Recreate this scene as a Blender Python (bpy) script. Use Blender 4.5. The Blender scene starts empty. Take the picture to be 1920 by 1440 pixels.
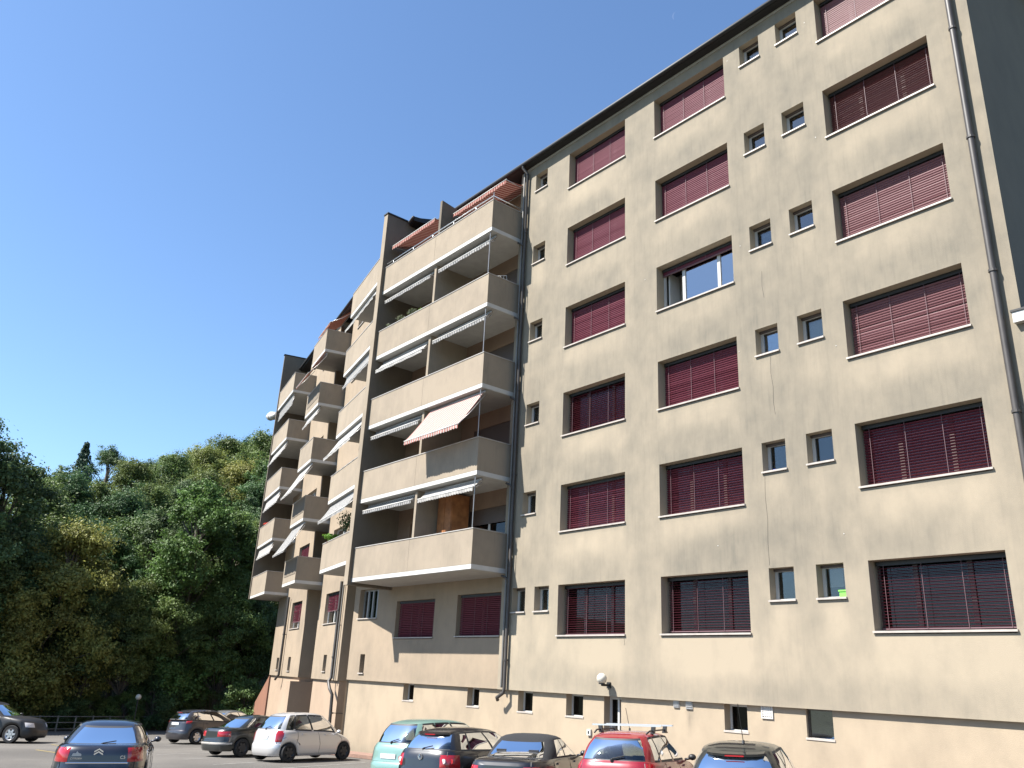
import bpy, bmesh, math, random
from mathutils import Vector, Matrix
R = math.radians
random.seed(7)
sc = bpy.context.scene
C = sc.collection
K = 1.176            # metres per plan unit of the building survey below (one storey = 2.75 units)

# ------------------------------------------------------------------ camera
cam_d = bpy.data.cameras.new('camera'); cam = bpy.data.objects.new('camera', cam_d); C.objects.link(cam)
cam_d.sensor_width = 36; cam_d.lens = 36 * 1551.59 / 1920; cam_d.clip_start = .1; cam_d.clip_end = 9000
yaw, pitch, roll = -0.8955, 0.343, 0.0488
f_ = Vector((math.sin(yaw) * math.cos(pitch), math.cos(yaw) * math.cos(pitch), math.sin(pitch)))
r_ = f_.cross(Vector((0, 0, 1))).normalized(); u_ = r_.cross(f_)
rr = math.cos(roll) * r_ + math.sin(roll) * u_; uu = -math.sin(roll) * r_ + math.cos(roll) * u_
m = Matrix((rr, uu, -f_)).transposed().to_4x4(); m.translation = Vector((16.9212, -15.4937, -1.1151)) * K
cam.matrix_world = m; sc.camera = cam

# ------------------------------------------------------------------ sky, sun, exposure
SUN_EL, SUN_AZ = R(50.9), R(205.4)          # azimuth clockwise from +Y
w = bpy.data.worlds.new('World'); sc.world = w; w.use_nodes = True
nt = w.node_tree; bgn = nt.nodes['Background']
sky = nt.nodes.new('ShaderNodeTexSky'); sky.sky_type = 'NISHITA'; sky.sun_disc = False
sky.sun_elevation = SUN_EL; sky.sun_rotation = SUN_AZ
sky.air_density = 1.0; sky.dust_density = 0.5; sky.ozone_density = 1.2; sky.altitude = 400
tint = nt.nodes.new('ShaderNodeVectorMath'); tint.operation = 'MULTIPLY'; tint.inputs[1].default_value = (.88, 1.03, 1.16)
nt.links.new(sky.outputs[0], tint.inputs[0]); nt.links.new(tint.outputs[0], bgn.inputs[0]); bgn.inputs[1].default_value = 0.074
sd = bpy.data.lights.new('sun', 'SUN'); so = bpy.data.objects.new('sun', sd); C.objects.link(so)
sd.energy = 5.0; sd.angle = R(.53); sd.color = (1, .96, .90)
sdir = Vector((math.sin(SUN_AZ) * math.cos(SUN_EL), math.cos(SUN_AZ) * math.cos(SUN_EL), math.sin(SUN_EL)))
so.rotation_euler = sdir.to_track_quat('Z', 'Y').to_euler(); so.location = sdir * 60
vs = sc.view_settings; vs.view_transform = 'Standard'; vs.look = 'None'; vs.exposure = 1.5; vs.gamma = 1; vs.use_curve_mapping = False

# ------------------------------------------------------------------ materials
MAT = {}
AL = .74             # keeps the listed paint colours in step with the exposure
def mat(name, col, rough=.8, metal=0, bump=0, bscale=40, var=0, vscale=2, spec=.5, coat=0):
    if name in MAT: return MAT[name]
    if not metal: col = tuple(q * AL for q in col)
    m = bpy.data.materials.new(name); m.use_nodes = True; n = m.node_tree.nodes; l = m.node_tree.links
    b = n['Principled BSDF']; b.inputs['Base Color'].default_value = (*col, 1)
    b.inputs['Roughness'].default_value = rough; b.inputs['Metallic'].default_value = metal
    b.inputs['Specular IOR Level'].default_value = spec; b.inputs['Coat Weight'].default_value = coat
    b.inputs['Coat Roughness'].default_value = .03
    if var or bump:
        tc = n.new('ShaderNodeTexCoord')
    if var:
        no = n.new('ShaderNodeTexNoise'); no.inputs['Scale'].default_value = vscale; no.inputs['Detail'].default_value = 6
        l.new(tc.outputs['Object'], no.inputs['Vector'])
        mr = n.new('ShaderNodeMapRange'); mr.inputs[1].default_value = .3; mr.inputs[2].default_value = .7
        mr.inputs[3].default_value = 1 - var; mr.inputs[4].default_value = 1 + var
        l.new(no.outputs[0], mr.inputs[0])
        mx = n.new('ShaderNodeVectorMath'); mx.operation = 'SCALE'; mx.inputs[0].default_value = col
        l.new(mr.outputs[0], mx.inputs[3]); l.new(mx.outputs[0], b.inputs['Base Color'])
    if bump:
        nb = n.new('ShaderNodeTexNoise'); nb.inputs['Scale'].default_value = bscale; nb.inputs['Detail'].default_value = 4
        l.new(tc.outputs['Object'], nb.inputs['Vector'])
        bp = n.new('ShaderNodeBump'); bp.inputs['Strength'].default_value = bump; bp.inputs['Distance'].default_value = .02
        l.new(nb.outputs[0], bp.inputs['Height']); l.new(bp.outputs[0], b.inputs['Normal'])
    MAT[name] = m; return m

def stucco(name, clean, dirt, attr=True, streak=0.0, mottling=.5):
    """render with soot: the 'dirt' attribute of the mesh says where, noise says how ragged"""
    clean = tuple(q * AL for q in clean); dirt = tuple(q * AL for q in dirt)
    m = bpy.data.materials.new(name); m.use_nodes = True; n = m.node_tree.nodes; l = m.node_tree.links
    b = n['Principled BSDF']; b.inputs['Roughness'].default_value = .92; b.inputs['Specular IOR Level'].default_value = .2
    tc = n.new('ShaderNodeTexCoord')
    def noise(scale, vscale=(1, 1, 1), detail=6, rough=.6):
        mp = n.new('ShaderNodeMapping'); mp.inputs['Scale'].default_value = vscale
        l.new(tc.outputs['Object'], mp.inputs[0])
        no = n.new('ShaderNodeTexNoise'); no.inputs['Scale'].default_value = scale
        no.inputs['Detail'].default_value = detail; no.inputs['Roughness'].default_value = rough
        l.new(mp.outputs[0], no.inputs['Vector']); return no.outputs[0]
    def math_(op, a, b_, clamp=False):
        x = n.new('ShaderNodeMath'); x.operation = op; x.use_clamp = clamp
        for i, v in enumerate((a, b_)):
            if isinstance(v, (int, float)): x.inputs[i].default_value = v
            else: l.new(v, x.inputs[i])
        return x.outputs[0]
    n1 = noise(.5, (1, 1, .85), 7, .6); n2 = noise(1.5, (1.5, 1.5, 1.0), 6, .55); n3 = noise(14, (1, 1, 1), 4)
    s = math_('ADD', math_('MULTIPLY', n1, 1.0), math_('MULTIPLY', n2, .6))
    s = math_('SUBTRACT', s, .8)                       # about -.3 .. +.3
    if attr:
        at = n.new('ShaderNodeAttribute'); at.attribute_name = 'dirt'
        d = math_('ADD', at.outputs['Fac'], math_('MULTIPLY', s, .95))
        d = math_('MULTIPLY', d, math_('ADD', .55, math_('MULTIPLY', n2, .7)))
    else:
        d = math_('MULTIPLY', math_('ADD', s, .12), 1.1)
    if streak:
        n4 = noise(3.0, (4, 4, .28), 7, .75)
        st = n.new('ShaderNodeMapRange'); st.inputs[1].default_value = .55; st.inputs[2].default_value = .8
        l.new(n4, st.inputs[0]); d = math_('ADD', d, math_('MULTIPLY', st.outputs[0], streak))
    if attr:
        n5 = noise(2.2, (4, 4, .35), 6, .65); s5 = n.new('ShaderNodeMapRange'); s5.inputs[1].default_value = .5; s5.inputs[2].default_value = .78
        l.new(n5, s5.inputs[0]); d = math_('ADD', d, math_('MULTIPLY', s5.outputs[0], math_('MULTIPLY', at.outputs['Fac'], .42)))
    d = math_('ADD', d, math_('MULTIPLY', math_('SUBTRACT', n3, .5), .12))
    d = math_('MAXIMUM', d, 0.0); d = math_('MINIMUM', math_('DIVIDE', d, math_('ADD', 1.0, math_('MULTIPLY', d, .42))), 1.0)
    mx = n.new('ShaderNodeMix'); mx.data_type = 'RGBA'
    mx.inputs[6].default_value = (*clean, 1); mx.inputs[7].default_value = (*dirt, 1)
    l.new(d, mx.inputs[0]); l.new(mx.outputs[2], b.inputs['Base Color'])
    nb = noise(55, (1, 1, 1), 5); bp = n.new('ShaderNodeBump'); bp.inputs['Strength'].default_value = .35; bp.inputs['Distance'].default_value = .012
    l.new(nb, bp.inputs['Height']); l.new(bp.outputs[0], b.inputs['Normal'])
    MAT[name] = m; return m

stucco('render_main', (.405, .340, .250), (.140, .133, .112))
stucco('render_plinth', (.435, .352, .252), (.17, .145, .112))
stucco('render_wing', (.39, .308, .222), (.16, .14, .11), streak=.2)
stucco('render_plinth_pink', (.425, .32, .23), (.28, .20, .145), attr=False)
stucco('parapet', (.36, .298, .225), (.16, .138, .11), attr=False, streak=.5)
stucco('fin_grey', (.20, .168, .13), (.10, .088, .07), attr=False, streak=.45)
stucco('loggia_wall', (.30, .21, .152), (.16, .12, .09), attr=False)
stucco('dark_beige', (.235, .195, .15), (.16, .138, .11), attr=False, streak=.3)  # building beige, darkened and warmed for the shaded end wall
stucco('brick_red', (.30, .15, .10), (.14, .09, .07), attr=False)
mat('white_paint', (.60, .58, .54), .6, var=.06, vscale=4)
mat('soffit', (.46, .45, .42), .8, var=.08, vscale=3)  # slab white, darkened for the shade on the underside
mat('coping', (.44, .41, .37), .45, var=.1, vscale=5)
mat('sill', (.46, .41, .36), .5, var=.12, vscale=6)
mat('frame_white', (.55, .54, .51), .4)
mat('frame_brown', (.09, .065, .055), .5)
mat('maroon', (.135, .026, .042), .5, spec=.2)
mat('maroon_sunlit', (.185, .072, .078), .5, spec=.25)  # maroon with the sun glint of the upper slats put into the colour
mat('cord_grey', (.15, .08, .09), .6)
mat('pipe', (.06, .052, .046), .5, var=.2, vscale=3)
mat('pipe_light', (.20, .185, .165), .45, var=.1, vscale=3)
mat('roof_dark', (.010, .0095, .010), .6, var=.2, vscale=3)
mat('metal_grey', (.34, .33, .32), .4, metal=.6)
mat('alu', (.75, .75, .74), .3, metal=.8)
mat('void', (.02, .018, .016), 1)
mat('interior', (.30, .26, .21), .9)
mat('curtain', (.75, .73, .68), .9)
mat('wood_orange', (.42, .17, .06), .6, var=.3, vscale=4)
mat('terracotta', (.36, .13, .07), .8, var=.15, vscale=9)
mat('globe', (.66, .62, .52), .35)
mat('black_plastic', (.018, .018, .018), .5)
mat('tyre', (.016, .016, .017), .85)
mat('rubber_trim', (.03, .03, .032), .6)
mat('rim', (.55, .55, .56), .3, metal=.8)
mat('rim_steel', (.035, .035, .037), .5)
mat('car_seat', (.035, .036, .04), .9)
mat('red_lens', (.42, .012, .018), .12, coat=1)
mat('clear_lens', (.75, .70, .68), .12, coat=1)
mat('plate', (.78, .78, .76), .4)
mat('chrome', (.85, .85, .86), .12, metal=1)
mat('blue_cloth', (.05, .09, .40), .9)
mat('green_plastic', (.22, .62, .10), .4)
mat('white_plastic', (.58, .56, .52), .5)
mat('soft_top', (.018, .018, .02), .95, bump=.3, bscale=200)
mat('bark', (.15, .125, .10), .95, bump=.8, bscale=12, var=.3, vscale=5)
mat('fence_metal', (.20, .20, .185), .6, var=.2, vscale=4)
mat('paint_yellow', (.36, .27, .09), .85, var=.2, vscale=6)
mat('paint_white_line', (.30, .285, .26), .85, var=.2, vscale=6)
mat('kerb_stone', (.27, .165, .125), .9, var=.2, vscale=4, bump=.4)

def glass(name, tint, refl, base=.08):
    m = bpy.data.materials.new(name); m.use_nodes = True; n = m.node_tree.nodes; l = m.node_tree.links
    n.remove(n['Principled BSDF']); out = n['Material Output']
    fr = n.new('ShaderNodeFresnel'); fr.inputs[0].default_value = 1.52
    mr = n.new('ShaderNodeMath'); mr.operation = 'MULTIPLY_ADD'; mr.inputs[1].default_value = refl; mr.inputs[2].default_value = base; mr.use_clamp = True
    l.new(fr.outputs[0], mr.inputs[0])
    tr = n.new('ShaderNodeBsdfTransparent'); tr.inputs[0].default_value = (*tint, 1)
    gl = n.new('ShaderNodeBsdfGlossy'); gl.inputs['Roughness'].default_value = .015; gl.inputs[0].default_value = (.95, .97, 1, 1)
    mx = n.new('ShaderNodeMixShader'); l.new(mr.outputs[0], mx.inputs[0]); l.new(tr.outputs[0], mx.inputs[1]); l.new(gl.outputs[0], mx.inputs[2])
    l.new(mx.outputs[0], out.inputs[0]); MAT[name] = m
glass('window_glass', (.66, .70, .70), 1.9, .07)
glass('room_glass', (.72, .74, .72), .9, .02)
glass('sky_glass', (.6, .65, .66), 2.6, .22)
glass('car_glass', (.50, .56, .54), 1.1, .03)
glass('dark_glass', (.10, .10, .10), .7, .0)

def stripes(name, a, b_, pitch, duty=.5, trans=.2):
    a = tuple(q * AL for q in a); b_ = tuple(q * AL for q in b_)
    m = bpy.data.materials.new(name); m.use_nodes = True; n = m.node_tree.nodes; l = m.node_tree.links
    b = n['Principled BSDF']; b.inputs['Roughness'].default_value = .9
    at = n.new('ShaderNodeAttribute'); at.attribute_name = 'along'
    x = n.new('ShaderNodeMath'); x.operation = 'DIVIDE'; x.inputs[1].default_value = pitch; l.new(at.outputs['Fac'], x.inputs[0])
    y = n.new('ShaderNodeMath'); y.operation = 'FRACT'; l.new(x.outputs[0], y.inputs[0])
    z = n.new('ShaderNodeMath'); z.operation = 'LESS_THAN'; z.inputs[1].default_value = duty; l.new(y.outputs[0], z.inputs[0])
    mx = n.new('ShaderNodeMix'); mx.data_type = 'RGBA'; mx.inputs[6].default_value = (*a, 1); mx.inputs[7].default_value = (*b_, 1)
    l.new(z.outputs[0], mx.inputs[0]); l.new(mx.outputs[2], b.inputs['Base Color'])
    tl = n.new('ShaderNodeBsdfTranslucent'); l.new(mx.outputs[2], tl.inputs[0])
    ms = n.new('ShaderNodeMixShader'); ms.inputs[0].default_value = trans
    l.new(b.outputs[0], ms.inputs[1]); l.new(tl.outputs[0], ms.inputs[2]); l.new(ms.outputs[0], n['Material Output'].inputs[0])
    MAT[name] = m
stripes('stripe_grey', (.46, .45, .43), (.13, .13, .13), .135)
stripes('stripe_pink', (.52, .48, .44), (.44, .15, .12), .13)
stripes('stripe_red', (.42, .24, .19), (.21, .035, .026), .13, trans=.10)
stripes('stripe_white', (.50, .48, .45), (.38, .37, .35), .135)
stripes('stripe_brown', (.30, .12, .075), (.17, .05, .035), .13, trans=.1)

def paint(name, col, metal=.0, rough=.35):
    return mat('paint_' + name, col, rough, metal, coat=1.0)
paint('silver', (.56, .545, .53), .45); paint('mint', (.17, .285, .245), .25); paint('black', (.008, .008, .010)); paint('navy', (.006, .008, .018))
paint('red', (.22, .008, .016), .1); paint('charcoal', (.035, .033, .038), .3); paint('black_green', (.012, .015, .014)); mat('paint_brown_grey', (.018, .016, .015), .45, coat=.15); paint('pale_grey', (.14, .14, .135), .3)

def leafmat(name, col, trans=.35):
    m = bpy.data.materials.new(name); m.use_nodes = True; n = m.node_tree.nodes; l = m.node_tree.links
    b = n['Principled BSDF']; b.inputs['Roughness'].default_value = .55; b.inputs['Specular IOR Level'].default_value = .3
    at = n.new('ShaderNodeAttribute'); at.attribute_name = 'tone'
    oi = n.new('ShaderNodeObjectInfo')
    hs = n.new('ShaderNodeHueSaturation'); hs.inputs['Color'].default_value = (*col, 1)
    mh = n.new('ShaderNodeMapRange'); mh.inputs[3].default_value = .478; mh.inputs[4].default_value = .52; l.new(oi.outputs['Random'], mh.inputs[0])
    mv = n.new('ShaderNodeMapRange'); mv.inputs[3].default_value = .6; mv.inputs[4].default_value = 1.5; l.new(at.outputs['Fac'], mv.inputs[0])
    l.new(mh.outputs[0], hs.inputs['Hue']); l.new(mv.outputs[0], hs.inputs['Value']); l.new(hs.outputs[0], b.inputs['Base Color'])
    tl = n.new('ShaderNodeBsdfTranslucent'); l.new(hs.outputs[0], tl.inputs[0])
    ms = n.new('ShaderNodeMixShader'); ms.inputs[0].default_value = trans
    l.new(b.outputs[0], ms.inputs[1]); l.new(tl.outputs[0], ms.inputs[2]); l.new(ms.outputs[0], n['Material Output'].inputs[0]); MAT[name] = m
leafmat('leaf_dark', (.064, .108, .040)); leafmat('leaf_mid', (.104, .148, .042)); leafmat('leaf_olive', (.18, .19, .05)); leafmat('leaf_bright', (.088, .150, .038))
leafmat('leaf_conifer', (.052, .086, .052), .15); leafmat('leaf_dry', (.16, .10, .055), .2); leafmat('leaf_fresh', (.10, .24, .03)); leafmat('leaf_greygreen', (.11, .13, .07)); leafmat('petal_red', (.55, .03, .05))

# ------------------------------------------------------------------ helpers
MAIN = (0., 0., 0.); WING = (-9.15, -1.40, R(13.4))
FR = [MAIN]
def T(p):
    ox, oy, a = FR[0]; x, y, z = p
    return Vector(((ox + x * math.cos(a) + y * math.sin(a)) * K, (oy - x * math.sin(a) + y * math.cos(a)) * K, z * K))

class MB:
    """mesh collector; plan coordinates go through T unless raw"""
    def __init__(s, raw=False): s.v = []; s.f = []; s.raw = raw; s.attr = {}
    def P(s, p): s.v.append(Vector(p) if s.raw else T(p)); return len(s.v) - 1
    def quad(s, a, b, c, d): i = [s.P(p) for p in (a, b, c, d)]; s.f.append(i); return s
    def poly(s, pts): s.f.append([s.P(p) for p in pts]); return s
    def box(s, x0, x1, y0, y1, z0, z1):
        if x0 > x1: x0, x1 = x1, x0
        if y0 > y1: y0, y1 = y1, y0
        i = [s.P((x, y, z)) for z in (z0, z1) for x, y in ((x0, y0), (x1, y0), (x1, y1), (x0, y1))]
        a, b, c, d, e, f, g, h = i
        s.f += [[d, c, b, a], [e, f, g, h], [a, b, f, e], [b, c, g, f], [c, d, h, g], [d, a, e, h]]; return s
    def prism(s, pts, off):
        """extrude polygon pts by vector off"""
        a = [s.P(p) for p in pts]; b = [s.P(tuple(p[k] + off[k] for k in range(3))) for p in pts]; n = len(pts)
        s.f.append(a[::-1]); s.f.append(b)
        for k in range(n): s.f.append([a[k], a[(k + 1) % n], b[(k + 1) % n], b[k]])
        return s
    def tube(s, pts, r, n=8, cap=True):
        pts = [Vector(p) for p in pts]; rings = []
        rs = r if isinstance(r, (list, tuple)) else [r] * len(pts)
        for k, p in enumerate(pts):
            d = (pts[min(k + 1, len(pts) - 1)] - pts[max(k - 1, 0)]).normalized()
            a = d.orthogonal().normalized() if k == 0 else (a - d * a.dot(d)).normalized()
            b = d.cross(a)
            rings.append([s.P(p + (a * math.cos(2 * math.pi * j / n) + b * math.sin(2 * math.pi * j / n)) * rs[k]) for j in range(n)])
        for q, t in zip(rings, rings[1:]):
            for j in range(n): s.f.append([q[j], q[(j + 1) % n], t[(j + 1) % n], t[j]])
        if cap: s.f.append(rings[0][::-1]); s.f.append(rings[-1])
        return s
    def sphere(s, c, r, n=16, mz=1):
        rings = []
        for i in range(1, n // 2):
            th = math.pi * i / (n // 2)
            rings.append([s.P((c[0] + r * math.sin(th) * math.cos(2 * math.pi * j / n), c[1] + r * math.sin(th) * math.sin(2 * math.pi * j / n), c[2] + r * mz * math.cos(th))) for j in range(n)])
        t = s.P((c[0], c[1], c[2] + r * mz)); b = s.P((c[0], c[1], c[2] - r * mz))
        for q, w_ in zip(rings, rings[1:]):
            for j in range(n): s.f.append([q[j], w_[j], w_[(j + 1) % n], q[(j + 1) % n]])
        for j in range(n): s.f.append([t, rings[0][j], rings[0][(j + 1) % n]]); s.f.append([b, rings[-1][(j + 1) % n], rings[-1][j]])
        return s
    def build(s, name, m, parent=None, smooth=False, bevel=0, local=False, sharp=None):
        off = Vector((0, 0, 0))
        if parent is not None and not local:
            q = parent
            while q: off += q.location; q = q.parent
        me = bpy.data.meshes.new(name); me.from_pydata([tuple(v - off) for v in s.v], [], s.f)
        for k, vals in s.attr.items():
            a = me.attributes.new(k, 'FLOAT', 'POINT'); a.data.foreach_set('value', vals)
        me.materials.append(MAT[m]); o = bpy.data.objects.new(name, me); C.objects.link(o)
        if parent: o.parent = parent
        if smooth:
            me.polygons.foreach_set('use_smooth', [True] * len(me.polygons))
            if sharp: me.set_sharp_from_angle(angle=R(sharp))
        return o
def tag(o, label, cat, group=None):
    o['label'] = label; o['category'] = cat
    if group: o['group'] = group
    return o
def struct(o, kind='structure'): o['kind'] = kind; return o
def thing(name, loc, label, cat, group=None):
    o = bpy.data.objects.new(name, None); C.objects.link(o); o.location = loc; o.empty_display_size = .2
    return tag(o, label, cat, group)
def B(name, m, parent, *boxes, **kw):
    b = MB(kw.pop('raw', False))
    for q in boxes: b.box(*q)
    return b.build(name, m, parent, **kw)
def lin(a, b, step):
    n = max(1, round(abs(b - a) / step)); return [a + (b - a) * i / n for i in range(n + 1)]

# ------------------------------------------------------------------ ground
G0, GX, GY = -3.396, .0371, .0025
def gz(x, y): return G0 + GX * x + GY * y            # plan units
FENCE_X = -31.6
def terrain(X, Y):                                   # metres
    x, y = X / K, Y / K
    z = gz(max(x, -33), max(min(y, 30), -60)) * K
    d = FENCE_X * K - 3 - X + .12 * (Y + 5)
    if d > 0: z += -.4 * min(d, 3) / 3 + .46 * min(max(0, d - 4), 34) + .6 * math.sin(X * .21) * math.sin(Y * .17) * min(1, d / 12)
    if x > 25: z += 0
    return z
g = MB(True); xs = [-420, -300, -220, -170] + lin(-140, 60, 4) + [100, 160, 260, 420]; ys = [-420, -300, -200, -140] + lin(-100, 120, 5) + [170, 260, 420]
for X in xs:
    for Y in ys: g.P((X, Y, min(terrain(X, Y), 55) - .02))
for i in range(len(xs) - 1):
    for j in range(len(ys) - 1): a = i * len(ys) + j; g.f.append([a, a + len(ys), a + len(ys) + 1, a + 1])
mat('soil', (.055, .062, .028), .95, var=.4, vscale=.6, bump=.6, bscale=3)
struct(g.build('ground', 'soil', smooth=True))
m = mat('asphalt', (.235, .212, .185), .93, bump=.5, bscale=60); n = m.node_tree.nodes; l = m.node_tree.links
tc = n.new('ShaderNodeTexCoord'); n1 = n.new('ShaderNodeTexNoise'); n1.inputs['Scale'].default_value = .22; n1.inputs['Detail'].default_value = 8
n2 = n.new('ShaderNodeTexNoise'); n2.inputs['Scale'].default_value = 30; n2.inputs['Detail'].default_value = 3
l.new(tc.outputs['Object'], n1.inputs[0]); l.new(tc.outputs['Object'], n2.inputs[0])
ad = n.new('ShaderNodeMath'); ad.operation = 'ADD'; l.new(n1.outputs[0], ad.inputs[0]); l.new(n2.outputs[0], ad.inputs[1])
cr = n.new('ShaderNodeMapRange'); cr.inputs[1].default_value = .82; cr.inputs[2].default_value = 1.18; l.new(ad.outputs[0], cr.inputs[0])
mx = n.new('ShaderNodeMix'); mx.data_type = 'RGBA'; mx.inputs[6].default_value = (.066, .060, .053, 1); mx.inputs[7].default_value = (.118, .108, .094, 1)
l.new(cr.outputs[0], mx.inputs[0]); l.new(mx.outputs[2], n['Principled BSDF'].inputs['Base Color'])
g = MB(); pz = .012
pts = [(FENCE_X - .5, -32), (24, -32), (24, 0), (-10.9, 0), (-30, 5.2), (FENCE_X - 2.6, 6)]
g.poly([(x, y, gz(x, y) + pz) for x, y in pts]); struct(g.build('parking_lot', 'asphalt'))
# pinkish pavement strip along the foot of the wall
g = MB(); pts = [(-11.2, .05), (12, .05), (12, -.75), (-10.0, -.75), (-11.4, -.75)]
g.prism([(x, y, gz(x, y) + .02) for x, y in [(-11.2, .06), (-11.4, -.75), (12, -.75), (12, .06)]], (0, 0, .10))
struct(g.build('pavement', 'kerb_stone'))
# painted bay lines
def bay_line(x, y, a, L, m, wd=.045):
    h = (-math.sin(a), math.cos(a)); s = (math.cos(a) * wd, math.sin(a) * wd); q = MB()
    pp = [(x - s[0], y - s[1]), (x + s[0], y + s[1]), (x + s[0] + h[0] * L, y + s[1] + h[1] * L), (x - s[0] + h[0] * L, y - s[1] + h[1] * L)]
    q.poly([(px, py, gz(px, py) + .018) for px, py in pp]); o = q.build('bay_marking', m); struct(o); return o
for k in range(14): bay_line(11.3 - k * 2.32, -5.9, R(20), 4.6, 'paint_white_line')
for x, y, a in ((-13.2, -10.6, 100), (-16.8, -7.2, 95), (-13.5, -8.3, 97)): bay_line(x, y, R(a), 2.2, 'paint_yellow')

# ------------------------------------------------------------------ the apartment building
bld = thing('apartment_building', Vector((2 * K, 0, gz(2, 0) * K)), 'large beige six-storey apartment block with stepped balcony wing and soot stains', 'building')
S = 2.75
COLX = {'A': (0.0, 2.45), 'B': (3.607, 6.063), 'C': (8.788, 11.244)}
SMALL = {'D': (-1.65, -1.06), 'E': (6.58, 7.175), 'F': (7.68, 8.28)}
big_h = 1.361; sm0, sm1 = .655, 1.362
holes = []
for c_, (a, b) in COLX.items():
    for r in range(6): holes.append((c_, r, a, b, r * S, r * S + big_h, .42))
for c_, (a, b) in SMALL.items():
    for r in range(6):
        if c_ == 'D' and r == 0:
            holes.append(('D', 0, -.974, -.373, sm0, sm1, .3)); holes.append(('d', 0, -1.95, -1.364, sm0, sm1, .3))
        else: holes.append((c_, r, a, b, r * S + sm0, r * S + sm1, .3))
TOPZ = 15.5
rd = random.Random(3)
blob = []      # (x, z, rx, rz, amount): soot patches read off the facade
for c_, r, a, b, z0, z1, d in holes:
    if c_ in 'ABC':
        up = {('B', 0): .72, ('B', 1): .45, ('B', 2): .35, ('A', 3): .38, ('B', 4): .36, ('C', 3): .36, ('C', 1): .30, ('C', 2): .3, ('A', 1): .24, ('C', 0): .28, ('B', 3): .26, ('C', 4): .28, ('B', 5): .05}.get((c_, r), .2)
        blob.append(((a + b) / 2 + rd.uniform(-.5, .5), z1 + .42, 1.0, .5, up)); blob.append(((a + b) / 2 + rd.uniform(-1, 1), z1 + .25, .55, .45, up * .6))
        blob.append(((a + b) / 2, z0 - .45, 1.15, .42, -.26))
    else:
        up = {('E', 2): .8, ('E', 1): .6, ('E', 0): .75, ('E', 3): .42, ('F', 3): .85, ('F', 4): .7, ('F', 2): .35, ('F', 5): .2, ('D', 4): .55, ('D', 1): .35, ('D', 2): .5, ('E', 4): .4}.get((c_, r), .18)
        blob.append(((a + b) / 2 + .12, z1 + .38, .38, .55, up)); blob.append(((a + b) / 2, z0 - .5, .28, .5, -.22))
blob += [(7.45, 9, .9, 6.5, .28), (7.2, 3.0, .7, 2.6, .24), (2.95, 8, .35, 7, .14), (6.3, 7, .25, 7, .16), (6.6, 7.6, .5, .9, .35), (6.9, 4.9, .45, .8, .3), (11.6, 9, .4, 2, .12), (5.6, 1.95, .8, .5, .28), (7.5, -1.1, 4.5, .35, .26), (6.5, -1.1, .5, .25, .3), (2.6, -1.0, 2.5, .35, .14), (0, -1.0, 1.8, .3, .12), (-1.3, 5, .5, 3.2, .18), (10.2, -.6, 2.5, .5, -.12), (3.0, .2, .4, 1.2, .12)]
rdu = random.Random(21)
UNDER = [(h[2], h[3], h[4], h[5], (.30 if h[0] in 'ABC' else .24) * rdu.uniform(.35, 1.1), rdu.uniform(.7, 1.39), rdu.choice((0, .02, .06, .12))) for h in holes]
def dirt_main(x, z):
    d = .24 + .40 * min(1, max(0, z + 1.2) / 6)
    for bx, bz, rx, rz, a in blob:
        q = ((x - bx) / rx) ** 2 + ((z - bz) / rz) ** 2
        if q < 6: d += 1.0 * a * math.exp(-q)
    for a, b, z0, z1, am, ln, hd in UNDER:
        e = min(1, max(0, (x - a + .05) / .10)) * min(1, max(0, (b + .05 - x) / .10))
        if e:
            if z0 - ln < z < z0: d -= am * e * (1 - ((z0 - z) / ln) ** 1.5)
            if z1 < z < z1 + .75: d += hd * e * (1 - (z - z1) / .75)
    return max(.03, d if d < .6 else .6 + .28 * math.tanh((d - .6) / .28))
def wall_grid(x0, x1, z0, z1, y, hs, dirtf, step=.2):
    mb = MB(); xs = set(lin(x0, x1, step)); zs = set(lin(z0, z1, step))
    def clean(base, extra):
        e = sorted(set(extra)); return sorted(e + [q for q in base if all(abs(q - w_) > .05 for w_ in e)])
    xs = clean(xs, [x0, x1] + [q for h in hs for q in (h[0], h[1])]); zs = clean(zs, [z0, z1] + [q for h in hs for q in (h[2], h[3])])
    dv = []
    for x in xs:
        for z in zs: mb.P((x, y, z)); dv.append(dirtf(x, z))
    nz = len(zs)
    for i in range(len(xs) - 1):
        for j in range(nz - 1):
            cx, cz = (xs[i] + xs[i + 1]) / 2, (zs[j] + zs[j + 1]) / 2
            if any(h[0] < cx < h[1] and h[2] < cz < h[3] for h in hs): continue
            a = i * nz + j; mb.f.append([a, a + nz, a + nz + 1, a + 1])
    for a, b, c_, d_, dp in hs:
        yy = y + dp
        for q in (((a, y, c_), (a, y, d_), (a, yy, d_), (a, yy, c_)), ((b, y, d_), (b, y, c_), (b, yy, c_), (b, yy, d_)), ((a, y, d_), (b, y, d_), (b, yy, d_), (a, yy, d_)), ((b, y, c_), (a, y, c_), (a, yy, c_), (b, yy, c_))):
            mb.quad(*q); dv += [.0] * 4
    mb.attr['dirt'] = dv; return mb
wall_grid(-2.42, 12.12, -1.38, TOPZ, 0, [h[2:7] for h in holes], dirt_main, .11).build('facade_wall', 'render_main', bld)
RY = .37
low = [(-8.72, -6.37, .02, 1.29, .24), (-5.12, -2.90, .04, 1.35, .24), (-11.36, -10.02, .72, 1.80, .22), (-10.89, -10.56, -1.17, -.49, .2)]
def dirt_low(x, z): return .14 + .12 * math.exp(-((z + 1.2) / .3) ** 2) + .1 * math.exp(-((x + 7) / 1.5) ** 2)
wall_grid(-11.73, -2.43, -1.38, 1.95, RY, low, dirt_low).build('facade_wall', 'render_wing', bld)
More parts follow.
